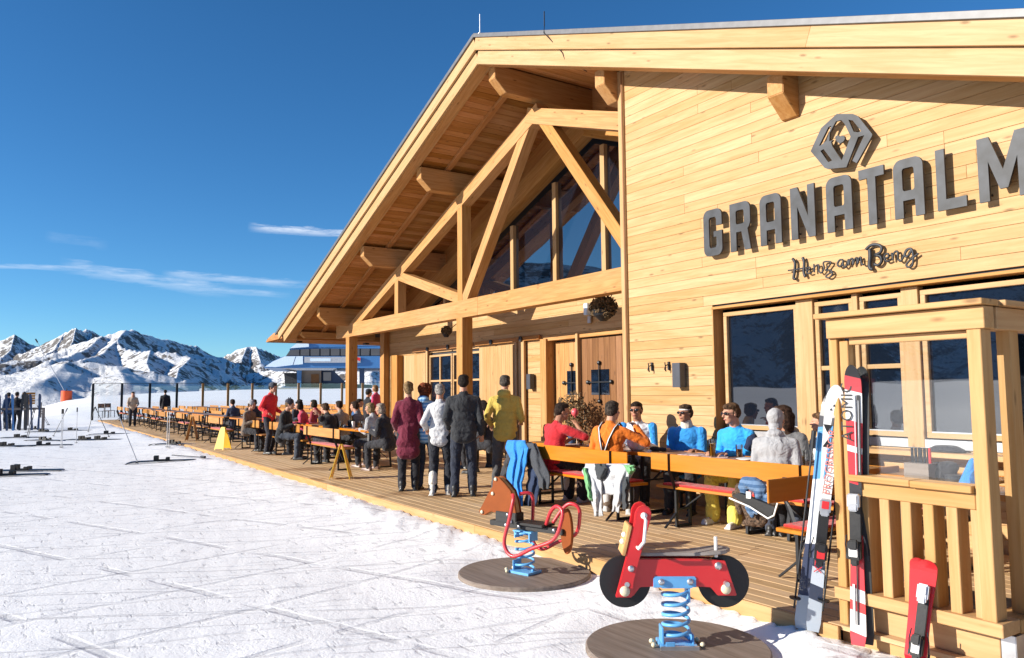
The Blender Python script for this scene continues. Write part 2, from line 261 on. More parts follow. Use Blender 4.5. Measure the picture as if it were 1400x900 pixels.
# ------------------------------------------------------------ helpers
def tag(o, label=None, cat=None, group=None, kind=None):
    if label: o['label'] = label
    if cat: o['category'] = cat
    if group: o['group'] = group
    if kind: o['kind'] = kind
    return o
def empty(name, loc=(0, 0, 0), rz=0.0, label=None, cat=None, group=None, kind=None):
    o = bpy.data.objects.new(name, None); COL.objects.link(o); o.location = loc; o.rotation_euler = (0, 0, rz); o.empty_display_size = 0.2
    return tag(o, label, cat, group, kind)
class MB:
    def __init__(s): s.v = []; s.f = []
    def add(s, vs, fs):
        n = len(s.v); s.v += [tuple(v) for v in vs]; s.f += [tuple(i + n for i in f) for f in fs]; return s
    def box(s, c, d, rot=None):
        x, y, z = (k / 2 for k in d); c = Vector(c)
        vs = [Vector(p) for p in ((-x, -y, -z), (x, -y, -z), (x, y, -z), (-x, y, -z), (-x, -y, z), (x, -y, z), (x, y, z), (-x, y, z))]
        if rot is not None: vs = [rot @ p for p in vs]
        return s.add([p + c for p in vs], [(0, 3, 2, 1), (4, 5, 6, 7), (0, 1, 5, 4), (1, 2, 6, 5), (2, 3, 7, 6), (3, 0, 4, 7)])
    def bar(s, p0, p1, wd, h, up=(0, 0, 1)):
        p0, p1 = Vector(p0), Vector(p1); x = (p1 - p0); L = x.length; x.normalize(); u = Vector(up); y = u.cross(x)
        if y.length < 1e-4: y = Vector((0, 1, 0)).cross(x)
        y.normalize(); z = x.cross(y); r = Matrix((x, y, z)).transposed()
        return s.box((p0 + p1) / 2, (L, wd, h), r)
    def tube(s, pts, r, n=8, closed=False, caps=True, ry=None):
        pts = [Vector(p) for p in pts]; m = len(pts); rs = r if isinstance(r, (list, tuple)) else [r] * m
        rings = []; prev = None
        for i in range(m):
            if closed: t = pts[(i + 1) % m] - pts[i - 1]
            else: t = pts[min(i + 1, m - 1)] - pts[max(i - 1, 0)]
            t.normalize()
            if prev is None:
                a = Vector((0, 0, 1)) if abs(t.z) < 0.9 else Vector((1, 0, 0)); nrm = t.cross(a).normalized()
            else:
                nrm = (prev - t * prev.dot(t)); nrm = nrm.normalized() if nrm.length > 1e-6 else t.orthogonal().normalized()
            prev = nrm; bn = t.cross(nrm)
            rings.append([pts[i] + nrm * (rs[i] * math.cos(2 * math.pi * k / n)) + bn * (rs[i] * (ry or 1) * math.sin(2 * math.pi * k / n)) for k in range(n)])
        vs = [p for rg in rings for p in rg]; fs = []
        for i in range(m if closed else m - 1):
            a, b = i * n, ((i + 1) % m) * n
            fs += [(a + k, a + (k + 1) % n, b + (k + 1) % n, b + k) for k in range(n)]
        if not closed and caps: fs += [tuple(range(n))[::-1], tuple((m - 1) * n + k for k in range(n))]
        return s.add(vs, fs)
    def cyl(s, c, r, h, n=20, r2=None, axis=(0, 0, 1)):
        c = Vector(c); a = Vector(axis).normalized() * (h / 2)
        return s.tube([c - a, c + a], [r, r if r2 is None else r2], n)
    def ell(s, c, r, seg=14, rings=9, rot=None):
        c = Vector(c); r = Vector(r) if not isinstance(r, (int, float)) else Vector((r, r, r)); vs = [Vector((0, 0, -r.z))]
        for i in range(1, rings):
            th = math.pi * i / rings
            for k in range(seg):
                ph = 2 * math.pi * k / seg; vs.append(Vector((r.x * math.sin(th) * math.cos(ph), r.y * math.sin(th) * math.sin(ph), -r.z * math.cos(th))))
        vs.append(Vector((0, 0, r.z))); fs = []
        for k in range(seg):
            fs.append((0, 1 + (k + 1) % seg, 1 + k)); e = 1 + (rings - 2) * seg; fs.append((len(vs) - 1, e + k, e + (k + 1) % seg))
        for i in range(rings - 2):
            a = 1 + i * seg; b = a + seg
            fs += [(a + k, a + (k + 1) % seg, b + (k + 1) % seg, b + k) for k in range(seg)]
        if rot is not None: vs = [rot @ p for p in vs]
        return s.add([p + c for p in vs], fs)
    def cap(s, p0, p1, r0, r1, n=10):                       # tapered capsule
        p0, p1 = Vector(p0), Vector(p1); d = p1 - p0
        if d.length < 1e-5: return s.ell(p0, max(r0, r1))
        t = d.normalized(); pts = []; rs = []
        for a in (80, 55, 25): pts.append(p0 - t * r0 * math.sin(R_(a))); rs.append(r0 * math.cos(R_(a)))
        pts += [p0, p1]; rs += [r0, r1]
        for a in (25, 55, 80): pts.append(p1 + t * r1 * math.sin(R_(a))); rs.append(r1 * math.cos(R_(a)))
        return s.tube(pts, rs, n)
    def prism(s, pts, a, b):                                # 2D outline; a,b = functions mapping (u,v)->front / back points
        n = len(pts); vs = [a(*p) for p in pts] + [b(*p) for p in pts]
        fs = [tuple(range(n)), tuple(range(2 * n - 1, n - 1, -1))] + [(k + n, (k + 1) % n + n, (k + 1) % n, k) for k in range(n)]
        return s.add(vs, fs)
    def mesh(s, name, smooth=False):
        me = bpy.data.meshes.new(name); me.from_pydata(s.v, [], s.f); me.validate()
        if smooth: me.polygons.foreach_set('use_smooth', [True] * len(me.polygons))
        return me
    def build(s, name, mat, parent=None, smooth=False, bevel=0.0, fix=True):
        me = s.mesh(name, smooth)
        if fix or bevel:
            bm = bmesh.new(); bm.from_mesh(me); bmesh.ops.recalc_face_normals(bm, faces=bm.faces)
            if bevel: bmesh.ops.bevel(bm, geom=bm.edges[:], offset=bevel, segments=2, affect='EDGES', clamp_overlap=True)
            bm.to_mesh(me); bm.free()
        me.materials.append(mat); o = bpy.data.objects.new(name, me); COL.objects.link(o)
        if parent is not None: o.parent = parent
        return o
_boxes = {}
def boxmesh(L, W, H, mat, bevel=0.004, chamfer=False):
    key = (round(L, 3), round(W, 3), round(H, 3), mat.name, bevel)
    if key not in _boxes:
        m = MB().box((0, 0, 0), (L, W, H)); me = m.mesh('board')
        if bevel:
            bm = bmesh.new(); bm.from_mesh(me); bmesh.ops.bevel(bm, geom=bm.edges[:], offset=bevel, segments=1, affect='EDGES'); bm.to_mesh(me); bm.free()
        me.materials.append(mat); _boxes[key] = me
    return _boxes[key]
def beam(name, p0, p1, W, H, mat, parent=None, up=(0, 0, 1), bevel=0.004, label=None):
    """board or beam from p0 to p1; W across, H along `up`; grain runs along local X"""
    p0, p1 = Vector(p0), Vector(p1); x = p1 - p0; L = x.length; x.normalize(); y = Vector(up).cross(x)
    if y.length < 1e-4: y = Vector((0, 1, 0)).cross(x)
    y.normalize(); z = x.cross(y)
    o = bpy.data.objects.new(name, boxmesh(L, W, H, mat, bevel)); COL.objects.link(o)
    c = (p0 + p1) / 2
    o.matrix_basis = Matrix(((x.x, y.x, z.x, c.x), (x.y, y.y, z.y, c.y), (x.z, y.z, z.z, c.z), (0, 0, 0, 1)))
    if parent is not None: o.parent = parent
    if label: o['label'] = label
    return o
def kids(o): return list(o.children)
def copy_tree(o, parent=None):
    c = o.copy(); COL.objects.link(c)
    if parent is not None: c.parent = parent
    for ch in kids(o): copy_tree(ch, c)
    return c
blobs = []
fold_tex = bpy.data.textures.new('folds', 'CLOUDS'); fold_tex.noise_scale = 0.085; fold_tex.noise_depth = 2; fold_tex.cloud_type = 'GRAYSCALE'
def blob(mb, name, mat, parent, voxel=0.014, smooth=4, fold=0.0):
    me = mb.mesh(name); me.materials.append(mat); o = bpy.data.objects.new(name, me); COL.objects.link(o)
    if parent is not None: o.parent = parent
    r = o.modifiers.new('r', 'REMESH'); r.mode = 'VOXEL'; r.voxel_size = voxel; r.use_smooth_shade = True
    if smooth:
        q = o.modifiers.new('s', 'SMOOTH'); q.factor = 0.5; q.iterations = smooth
    if fold:
        d = o.modifiers.new('d', 'DISPLACE'); d.texture = fold_tex; d.strength = fold; d.mid_level = 0.45; d.texture_coords = 'LOCAL'
        q = o.modifiers.new('s2', 'SMOOTH'); q.factor = 0.4; q.iterations = 1
    blobs.append(o); return o
def bake_blobs():
    bpy.context.view_layer.update(); dg = bpy.context.evaluated_depsgraph_get(); res = []
    for o in blobs: res.append(bpy.data.meshes.new_from_object(o.evaluated_get(dg)))
    for o, me in zip(blobs, res): o.modifiers.clear(); o.data = me
    blobs.clear()
def fnoise(x, y, z=0.0, s=1.0, oct_=4): return noise.fractal(Vector((x * s, y * s, z)), 0.9, 2.0, oct_)
# ------------------------------------------------------------ ground and mountains
def interp(t, pts):
    if t <= pts[0][0]: return pts[0][1]
    for (a, u), (b, v) in zip(pts, pts[1:]):
        if t <= b: return u + (v - u) * (t - a) / (b - a)
    return pts[-1][1]
def sstep(a, b, t): t = min(1, max(0, (t - a) / (b - a))); return t * t * (3 - 2 * t)
DECKZ = 0.18
_d1 = gz(925, 882, .05); _d2 = gz(716, 784, .05)
DISCS = [(_d1.x, _d1.y), (_d2.x, _d2.y)]
def gh(x, y):
    r = math.hypot(x, y); a = math.atan2(y, -x)
    near = 0.02 + 0.06 * sstep(2.5, 4.6, y) * (1 if y < 12 else 0.5) + 0.07 * sstep(-14, -30, x)
    near += 0.008 * fnoise(x, y, 0, 0.9) * (1 if r < 60 else 0) + 0.004 * fnoise(x, y, 5, 5.0, 3) * (1 if r < 25 else 0)
    near += 0.05 * math.exp(-((y - 4.35) / 0.35) ** 2) * (0.4 + fnoise(x, y, 2, 2.2)) * (1 if x > -12 else 0.4)
    far = interp(a, [(-3.2, 2.6), (-1.2, 3.1), (-0.5, 1.0), (-0.2, -2.2), (0.0, -1.2), (0.03, 0.0), (0.055, 0.9), (0.09, 1.45), (0.14, 1.75), (0.24, 2.1), (0.5, 2.4), (1.2, 2.8), (2.5, 2.4), (3.2, 2.6)])
    far += 0.15 * fnoise(x, y, 9, 0.03)
    z = near + (far - near) * sstep(52, 108, r)
    if r > 125: z -= 160 * sstep(125, 900, r) + 230 * sstep(900, 4000, r)
    for cx, cy in DISCS:
        q = math.hypot(x - cx, y - cy)
        if q < 0.95: z = 0.028 + (z - 0.028) * sstep(0.60, 0.95, q)
    if -53.5 < x < 3 and y > 4.66 and y < 26: z = min(z, 0.06)
    return z
angs = []
a = -math.pi
while a < math.pi - 1e-6:
    angs.append(a); a += R_(0.22) if -0.5 < a < 1.9 else R_(1.5)
rs = [0.5]
while rs[-1] < 30000: rs.append(rs[-1] * ((1.018 if rs[-1] < 14 and rs[-1] > 2 else 1.034) if rs[-1] < 200 else 1.12))
g = MB(); na = len(angs)
for r in rs:
    for a in angs:
        x, y = -r * math.cos(a), r * math.sin(a); g.v.append((x, y, gh(x, y)))
g.v.append((0, 0, gh(0, 0)))
for i in range(len(rs) - 1):
    for k in range(na): g.f.append((i * na + k, (i + 1) * na + k, (i + 1) * na + (k + 1) % na, i * na + (k + 1) % na))
for k in range(na): g.f.append((len(g.v) - 1, k, (k + 1) % na))
ground = g.build('snow_ground', M['snow'], smooth=True, fix=True); tag(ground, kind='structure')
import numpy as np
RIDGES = [
 ([(-250, 475, 8000), (-40, 470, 8500), (0, 464, 8600), (12, 462, 8600), (20, 457, 8600), (30, 467, 8700), (50, 473, 8900), (75, 471, 9000), (110, 478, 9200)], .75),
 ([(20, 457, 8600), (14, 480, 7800), (0, 490, 7200)], .7),
 ([(62, 484, 7100), (75, 472, 7200), (88, 455, 7200), (97, 450, 7150), (104, 447, 7100), (112, 451, 7150), (119, 450, 7200), (126, 453, 7300), (140, 462, 7600), (160, 474, 8200)], .95),
 ([(104, 447, 7100), (100, 465, 6500), (92, 482, 5900)], .85), ([(88, 455, 7200), (74, 478, 6500), (55, 490, 6000)], .8), ([(126, 453, 7300), (122, 470, 6700)], .8),
 ([(-60, 500, 5000), (20, 492, 5100), (70, 484, 5200), (100, 474, 5300), (120, 466, 5350), (140, 459, 5400), (155, 453, 5450), (164, 452, 5480), (172, 450, 5500), (182, 451, 5550), (195, 457, 5800), (205, 459, 5950), (215, 463, 6100), (228, 464, 6300), (240, 467, 6450), (255, 472, 6700), (268, 473, 6800), (280, 481, 7050), (300, 492, 7400), (330, 503, 7900), (360, 515, 8300)], .6),
 ([(172, 450, 5500), (160, 466, 5100), (166, 475, 4800), (180, 478, 4700), (205, 479, 4500), (235, 482, 4350), (262, 488, 4250), (280, 498, 4150), (300, 509, 4050), (330, 524, 3950), (365, 538, 3850)], .62),
 ([(140, 459, 5400), (120, 476, 4900), (95, 487, 4500), (60, 494, 4200)], .55), ([(160, 466, 5100), (135, 486, 4500), (110, 492, 4000)], .5),
 ([(205, 479, 4500), (200, 497, 3900), (205, 508, 3500)], .6), ([(262, 488, 4250), (245, 503, 3700), (240, 518, 3300)], .6),
 ([(-300, 520, 2800), (0, 513, 2900), (60, 500, 2950), (95, 492, 3000), (120, 493, 2950), (160, 500, 2900), (210, 509, 2850), (260, 523, 2800), (320, 537, 2700), (400, 543, 2700), (640, 543, 2700)], .30),
 ([(95, 492, 3000), (70, 515, 2500), (40, 530, 2200)], .28), ([(160, 500, 2900), (170, 522, 2400), (160, 540, 2100)], .28),
 ([(300, 492, 8500), (312, 484, 8450), (325, 478, 8400), (337, 475, 8400), (350, 474, 8400), (362, 478, 8500), (373, 483, 8600), (385, 488, 8800), (440, 500, 9000)], .8), ([(337, 475, 8400), (330, 492, 7600)], .75), ([(350, 474, 8400), (356, 493, 7500)], .75),
 ([(310, 522, 6800), (340, 512, 6400), (380, 503, 6000), (430, 497, 5600), (520, 492, 5400), (700, 490, 5400)], .6), ([(430, 497, 5600), (410, 515, 4800), (380, 532, 4200)], .55), ([(520, 492, 5400), (505, 512, 4600)], .55)]
def mountains():
    segs = []
    for pts, sl in RIDGES:
        W = []
        for px, py, r in pts:
            d = ray(px, py); h_ = math.hypot(d.x, d.y); W.append((d.x / h_ * r, d.y / h_ * r, CAMP.z + d.z / h_ * r))
        for a, b in zip(W, W[1:]): segs.append((a, b, sl))
    pxs = np.arange(-260, 680, 1.15); rr_ = np.concatenate([np.arange(1500, 4000, 45), np.arange(4000, 10200, 55)])
    ux = []; 
    for px in pxs: d = ray(float(px), 530); h_ = math.hypot(d.x, d.y); ux.append((d.x / h_, d.y / h_))
    ux = np.array(ux); X = ux[:, 0][:, None] * rr_[None, :]; Y = ux[:, 1][:, None] * rr_[None, :]
    Z = np.full(X.shape, -260.0); D = np.full(X.shape, 4000.0)
    for a, b, sl in segs:
        vx, vy = b[0] - a[0], b[1] - a[1]; L2 = vx * vx + vy * vy
        t = np.clip(((X - a[0]) * vx + (Y - a[1]) * vy) / L2, 0, 1); dd = np.hypot(X - a[0] - t * vx, Y - a[1] - t * vy)
        z = a[2] + (b[2] - a[2]) * t - sl * dd * (1 - .22 * np.minimum(1, dd / 1500)); m_ = z > Z; Z = np.where(m_, z, Z); D = np.where(m_, dd, D)
    g = MB(); ni, nj = X.shape; far = (X ** 2 + Y ** 2) ** .5
    for i in range(ni):
        for j in range(nj):
            x, y = X[i, j], Y[i, j]; am = min(1.0, D[i, j] / 350.0) * (0.45 + 0.55 * min(1, max(0, (far[i, j] - 3000) / 3000)))
            n1 = noise.ridged_multi_fractal(Vector((x * .0016, y * .0016, 3.3)), .9, 2.1, 5, .95, 2.0) - 1.0
            n2 = noise.fractal(Vector((x * .006, y * .006, 8.1)), .8, 2.1, 4)
            g.v.append((x, y, Z[i, j] + n1 * 80 * am + n2 * (10 + 26 * am)))
    for i in range(ni - 1):
        for j in range(nj - 1): q0 = i * nj + j; g.f.append((q0, q0 + 1, q0 + nj + 1, q0 + nj))
    o = g.build('mountains', M['rock'], smooth=True, fix=False); tag(o, kind='structure')
mountains()

# range across the valley behind the photographer (mirrored in the windows)
m = MB(); nb = 150; nr = 14
for i in range(nb + 1):
    a = R_(-172 + 150 * i / nb); ridge = 0.155 + 0.04 * noise.fractal(Vector((a * 3.1, 4.4, 0)), 0.8, 2.1, 5)
    for j in range(nr + 1):
        v = j / nr; r = 5200 - 2300 * v; z = ridge * 5200 * (1 - v) + (-260) * v + 260 * math.sin(math.pi * v) * noise.fractal(Vector((a * 9, v * 2.5, 7)), 0.9, 2.0, 4)
        m.v.append((-r * math.cos(a), r * math.sin(a), z))
for i in range(nb):
    for j in range(nr): q0 = i * (nr + 1) + j; m.f.append((q0, q0 + nr + 1, q0 + nr + 2, q0 + 1))
o = m.build('mountain_range', M['rock'], smooth=True, fix=False); tag(o, kind='structure')
# ------------------------------------------------------------ terrace
deck = MB().box((-25.5, 14.8, 0.055), (55.0, 20.1, 0.17)).build('terrace_deck', M['steeledge']); tag(deck, kind='structure')
rows = []
y = 4.745; row = 0
while y < 24.7:
    x = -52.9 - random.random() * 3
    while x < 1.8:
        L = 4.0; x0, x1 = max(x, -52.9), min(x + L, 1.8)
        if x1 - x0 > 0.2 and not (y > 8.0 and x0 > -8.7) and not (y > 9.9 and x0 > -22.2): rows.append((x0, min(x1, -8.75 if y > 8 and x1 > -8.75 else x1), y))
        x += L
    y += 0.145; row += 1
rows.sort(key=lambda t: math.hypot(max(-t[1], 0.0) if t[1] < 0 else 0, t[2]) - (0.0))
near = sorted(rows, key=lambda t: math.hypot((t[0] + t[1]) / 2 + 4, t[2] - 3))
stuff = MB()
for i, (x0, x1, yy) in enumerate(near):
    if i < 290: beam('deck_board', (x0 + .003, yy, DECKZ - 0.016 + random.uniform(-.0012, .0012)), (x1 - .003, yy, DECKZ - 0.016), 0.137, 0.03, M['deck'], deck, bevel=0.003)
    else: stuff.box(((x0 + x1) / 2, yy, DECKZ - 0.016 + random.uniform(-.002, .002)), (x1 - x0 - .006, 0.137, 0.03))
o = stuff.build('deck_boards', M['deck'], deck, fix=False); tag(o, kind='stuff')
# the fascia boards along the front and left edge
xx = -52.9
while xx < -3.2:
    L = min(5.0, -3.17 - xx); beam('edge_board', (xx, 4.655 + random.uniform(-.002, .002), 0.105), (xx + L - .004, 4.655, 0.105), 0.03, 0.145, M['rail'], deck, up=(0, 0, 1)); xx += L
for k in range(4): beam('edge_board', (-52.93, 4.7 + 5 * k, 0.105), (-52.93, 9.69 + 5 * k, 0.105), 0.03, 0.14, M['rail'], deck)

# windbreak at the far end of the terrace
wb = empty('glass_windbreak', (-52.5, 4.3, DECKZ), 0, 'tall windbreak of dark posts and clear glass at the far end of the terrace', 'windbreak')
for k in range(13):
    beam('post', (0, 1.565 * k, 0), (0, 1.565 * k, 2.2), 0.13, 0.13, M['beam'] if k > 3 else M['dark'], wb, up=(0, 1, 0))
    if k < 12:
        MB().box((0, 1.565 * k + 0.78, 1.15), (0.012, 1.40, 2.05)).build('pane', M['clear'], wb)
MB().bar((0, 0, 2.21), (0, 18.8, 2.21), 0.03, 0.03).build('top_rail', M['dark'], wb)

# ------------------------------------------------------------ restaurant
bld = empty('alpine_restaurant', (0, 0, 0), 0, 'large new larch clad mountain restaurant with open gable truss and covered entrance', 'restaurant')
RX = -12.2; SL = 0.383
def zs(x): return 7.97 - SL * abs(x - RX)                    # underside of the barge boards
YW, YT, YR, YF = 7.9, 8.53, 9.95, 7.3
# --- front wall cladding
WIN = (-7.1, 2.0, 1.12, 2.81)
def clad(y, xa, xb, za, zb, holes, pitch, mat, topfn=None, name='cladding_board', th=0.026):
    z = za; r = random.Random(int(y * 100))
    while z < zb:
        z1 = z + pitch; segs = [(xa, xb)]
        if topfn:
            xl, xr = topfn(z); segs = [(max(xa, xl), min(xb, xr))]
        for h in holes:
            if z + pitch * .5 > h[2] and z + pitch * .5 < h[3]:
                ns = []
                for a, b in segs:
                    if h[0] > a: ns.append((a, min(b, h[0])))
                    if h[1] < b: ns.append((max(a, h[1]), b))
                segs = [s for s in ns if s[1] - s[0] > 0.03]
        for a, b in segs:
            x = a
            while x < b - 0.01:
                L = r.choice((2.4, 3.0, 3.6, 4.2, 5.0)) * (0.5 if x == a and r.random() < .5 else 1); e = min(b, x + L)
                if b - e < 0.5: e = b
                beam(name, (x + .0012, y + r.uniform(-.0012, .0012), z + pitch / 2), (e - .0012, y, z + pitch / 2), th, pitch - 0.0035, mat, bld, bevel=0.002)
                x = e
        z = z1
clad(YW + .013, -8.76, 2.0, -0.1, 6.9, [WIN], 0.135, M['board'], lambda z: (-99, RX + (7.97 - z) / SL + 0.35))
wallb = MB()
wallb.box((-3.4, 8.05, 0.5), (10.8, 0.22, 1.2)).box((-7.93, 8.05, 3.4), (1.62, 0.22, 6.2))
wallb.prism([(-8.75, 2.83), (2, 2.83), (2.0, zs(2)), (-8.75, zs(-8.75))], lambda u, v: Vector((u, 7.94, v)), lambda u, v: Vector((u, 8.16, v)))
wallb.box((-8.72, 9.2, 3.5), (0.1, 2.3, 6.8))
wallb.build('wall', M['steeledge'], bld)
beam('corner_trim', (-8.83, YW + .0, 0.18), (-8.83, YW, 6.75), 0.06, 0.12, M['pale'], bld, up=(1, 0, 0))
beam('corner_trim', (-8.79, YW - .035, 0.18), (-8.79, YW - .035, 6.72), 0.012, 0.03, M['oldwood'], bld, up=(1, 0, 0))
# --- window band
beam('window_reveal', (-7.11, 8.0, 1.12), (-7.11, 8.0, 2.83), 0.2, 0.03, M['beam'], bld, up=(1, 0, 0))
beam('window_reveal', (-7.12, 8.0, 2.83), (2, 8.0, 2.83), 0.2, 0.035, M['beam'], bld)
beam('window_sill', (-7.12, 7.96, 1.10), (-5.4, 7.96, 1.10), 0.26, 0.04, M['pale'], bld)
beam('window_sill', (-5.4, 7.86, 1.08), (2, 7.86, 1.08), 0.46, 0.05, M['rail'], bld)
def window(x0, x1, z0, z1, y, transoms=(), mulls=(), fw=0.055, name='window'):
    f = MB(); d = 0.07
    f.box(((x0 + x1) / 2, y, z0 + fw / 2), (x1 - x0, d, fw)).box(((x0 + x1) / 2, y, z1 - fw / 2), (x1 - x0, d, fw))
    f.box((x0 + fw / 2, y, (z0 + z1) / 2), (fw, d, z1 - z0 - 2 * fw)).box((x1 - fw / 2, y, (z0 + z1) / 2), (fw, d, z1 - z0 - 2 * fw))
    for t in transoms: f.box(((x0 + x1) / 2, y + .004, t), (x1 - x0 - 2 * fw, d - .01, 0.05))
    for t in mulls: f.box((t, y + .006, (z0 + z1) / 2), (0.06, d - .014, z1 - z0 - 2 * fw))
    o = f.build(name, M['pale'], bld, bevel=0.004)
    MB().box(((x0 + x1) / 2, y + 0.02, (z0 + z1) / 2), (x1 - x0 - 2 * fw + .01, 0.012, z1 - z0 - 2 * fw + .01)).build('pane', M['pane'], o)
    s = MB(); s.box(((x0 + x1) / 2, y - 0.002, z0 + fw + .006), (x1 - x0 - 2 * fw, d * .9, 0.012)); s.build('glazing_bead', M['galv'], o)
    return o
for a in ((-7.03, -5.87, ()), (-5.63, -5.13, (1.98,)), (-5.05, -4.55, (1.98,)), (-4.36, -3.02, ()), (-2.8, -1.4, ()), (-1.2, 0.3, ())):
    window(a[0], a[1], 1.22, 2.77, 8.06, a[2])
for xa, xb in ((-5.865, -5.635), (-5.125, -5.055), (-4.545, -4.365), (-3.015, -2.805), (-1.395, -1.205)):
    beam('window_post', ((xa + xb) / 2, 8.05, 1.12), ((xa + xb) / 2, 8.05, 2.81), 0.12, xb - xa, M['pale'], bld, up=(1, 0, 0))
MB().box((-5.0, 8.02, 1.16), (4.0, .05, .09)).build('window_flashing', M['galv'], bld)
MB().box((-3.0, 9.4, 2.0), (9.5, 0.05, 2.4)).build('inner_wall', M['oldwood'], bld)
# --- recess wall and glazed gable behind the truss
door_hole = (-13.65, -10.9, 0, 2.82)
clad(YR + .013, -22.25, -8.77, 0.16, 3.8, [(-19.34, -16.45, 0.9, 2.78), door_hole], 0.14, M['board'])
MB().box((-15.5, 10.1, 2.0), (13.5, 0.2, 3.7)).build('wall', M['steeledge'], bld)
gl = []
for xa, xb in ((-20.6, -18.5), (-18.35, -15.13), (-14.97, -13.4), (-13.3, -11.78), (-11.62, -8.7)):
    f = lambda x: 6.83 - SL * abs(x + 12.0)
    pts = [(xa, 3.86), (xb, 3.86)]
    if xa < -12.0 < xb: pts += [(xb, f(xb)), (-12.0, f(-12)), (xa, f(xa))]
    else: pts += [(xb, f(xb)), (xa, f(xa))]
    MB().prism(pts, lambda u, v: Vector((u, 9.98, v)), lambda u, v: Vector((u, 9.99, v))).build('gable_pane', M['pane2'], bld)
for x in (-18.43, -15.05, -13.35, -11.7):
    beam('gable_mullion', (x, 9.95, 3.8), (x, 9.95, 6.83 - SL * abs(x + 12)), 0.1, 0.13, M['pale'], bld, up=(1, 0, 0))
beam('gable_rail', (-22.2, 9.93, 3.82), (-8.8, 9.93, 3.82), 0.14, 0.12, M['beam'], bld)
def slope_beam(name, xa, xb, fn, y, wd, h, mat, label=None):
    s = SL * (1 if xb <= RX + .01 else -1); nrm = Vector((-s, 0, 1)).normalized()
    return beam(name, (xa, y, fn(xa)), (xb, y, fn(xb)), wd, h, mat, bld, up=nrm, label=label)
slope_beam('gable_rafter', -20.9, RX, lambda x: zs(x) - .72, 9.95, .3, .42, M['beam'])
slope_beam('gable_rafter', RX, -8.7, lambda x: zs(x) - .725, 9.953, .3, .42, M['beam'])
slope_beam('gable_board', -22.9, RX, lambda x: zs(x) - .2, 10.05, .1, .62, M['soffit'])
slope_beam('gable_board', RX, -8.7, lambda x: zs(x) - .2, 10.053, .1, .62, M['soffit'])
# corner posts of the recess
beam('post', (-22.28, 9.9, .18), (-22.28, 9.9, 4.0), .28, .30, M['beam'], bld, up=(1, 0, 0))
beam('post', (-21.35, 9.86, .18), (-21.35, 9.86, 2.84), .24, .46, M['beam'], bld, up=(1, 0, 0))
beam('strut', (-22.4, 12.0, 0.9 + 2.3), (-22.4, 8.6, 2.0 + 1.9), 0.12, 0.14, M['beam'], bld)
# --- sliding shutters
def shutter(x0, x1, z0, z1, y, mat, name='shutter', n=None, parent=bld, label=None):
    root = MB().box(((x0 + x1) / 2, y + .03, (z0 + z1) / 2), (x1 - x0, .02, z1 - z0)).build(name, mat, parent)
    if label: root['label'] = label
    n = n or max(3, int((x1 - x0) / 0.16)); wd = (x1 - x0) / n
    for k in range(n): beam('plank', (x0 + wd * (k + .5), y, z0), (x0 + wd * (k + .5), y, z1), .028, wd - .004, mat, root, up=(1, 0, 0), bevel=.003)
    return root
shutter(-20.86, -19.46, .3, 2.80, 9.86, M['pale'])
shutter(-16.49, -14.93, .3, 2.82, 9.86, M['pale'])
window(-19.3, -18.0, 0.95, 2.75, 9.93, (2.03,), (-18.7,))
window(-17.95, -16.47, 0.95, 2.75, 9.93, (2.03,), (-17.1,))
for xa, xb in ((-20.3, -16.9), (-16.7, -13.9)):
    beam('sliding_rail', (xa, 9.87, 2.93), (xb, 9.87, 2.93), .05, .10, M['soffit'], bld)
for x in (-19.3, -18.1, -15.9, -14.6):
    MB().cyl((x, 9.82, 2.93), .06, .03, 12, axis=(0, 1, 0)).build('rail_roller', M['dark'], bld)
for x in (-19.4, -14.86, -14.62):
    beam('door_trim', (x, 9.88, .2), (x, 9.88, 2.9), .06, .1 if x != -14.62 else .22, M['pale'], bld, up=(1, 0, 0))
# --- entrance doors
beam('door_frame', (-13.55, 9.85, .18), (-13.55, 9.85, 2.86), .3, .22, M['beam'], bld, up=(1, 0, 0))
beam('door_frame', (-12.37, 9.8, .18), (-12.37, 9.8, 2.9), .2, .07, M['pale'], bld, up=(1, 0, 0))
beam('door_frame', (-13.6, 9.85, 2.85), (-8.8, 9.85, 2.85), .2, .07, M['beam'], bld)
def door(x0, x1, y, mat, wx0, wx1, label):
    d = shutter(x0, x1, .2, 2.78, y, mat, 'door', label=label)
    MB().box(((wx0 + wx1) / 2, y - .018, 1.9), (wx1 - wx0, .012, .5)).build('pane', M['pane'], d)
    b = MB(); xm = (wx0 + wx1) / 2
    b.bar((xm, y - .045, 1.52), (xm, y - .045, 2.28), .022, .022).bar((wx0 - .08, y - .05, 1.9), (wx1 + .08, y - .05, 1.9), .022, .022)
    for px_, pz_ in ((xm, 1.52), (xm, 2.28), (wx0 - .08, 1.9), (wx1 + .08, 1.9)): b.ell((px_, y - .045, pz_), .045, 8, 6)
    b.build('window_grille', M['dark'], d)
    MB().bar((x0 + .12, y - .06, 1.15), (x0 + .12, y - .06, 1.45), .03, .03).build('handle', M['dark'], d)
door(-13.4, -12.42, 9.94, M['beam'], -12.98, -12.62, 'pale plank door leaf with barred window')
door(-12.3, -10.9, 9.80, M['oldwood'], -12.0, -11.45, 'dark brown plank door leaf with barred window')
MB().box((-12.9, 10.3, 1.5), (1.6, .04, 2.8)).build('vestibule', M['steeledge'], bld)
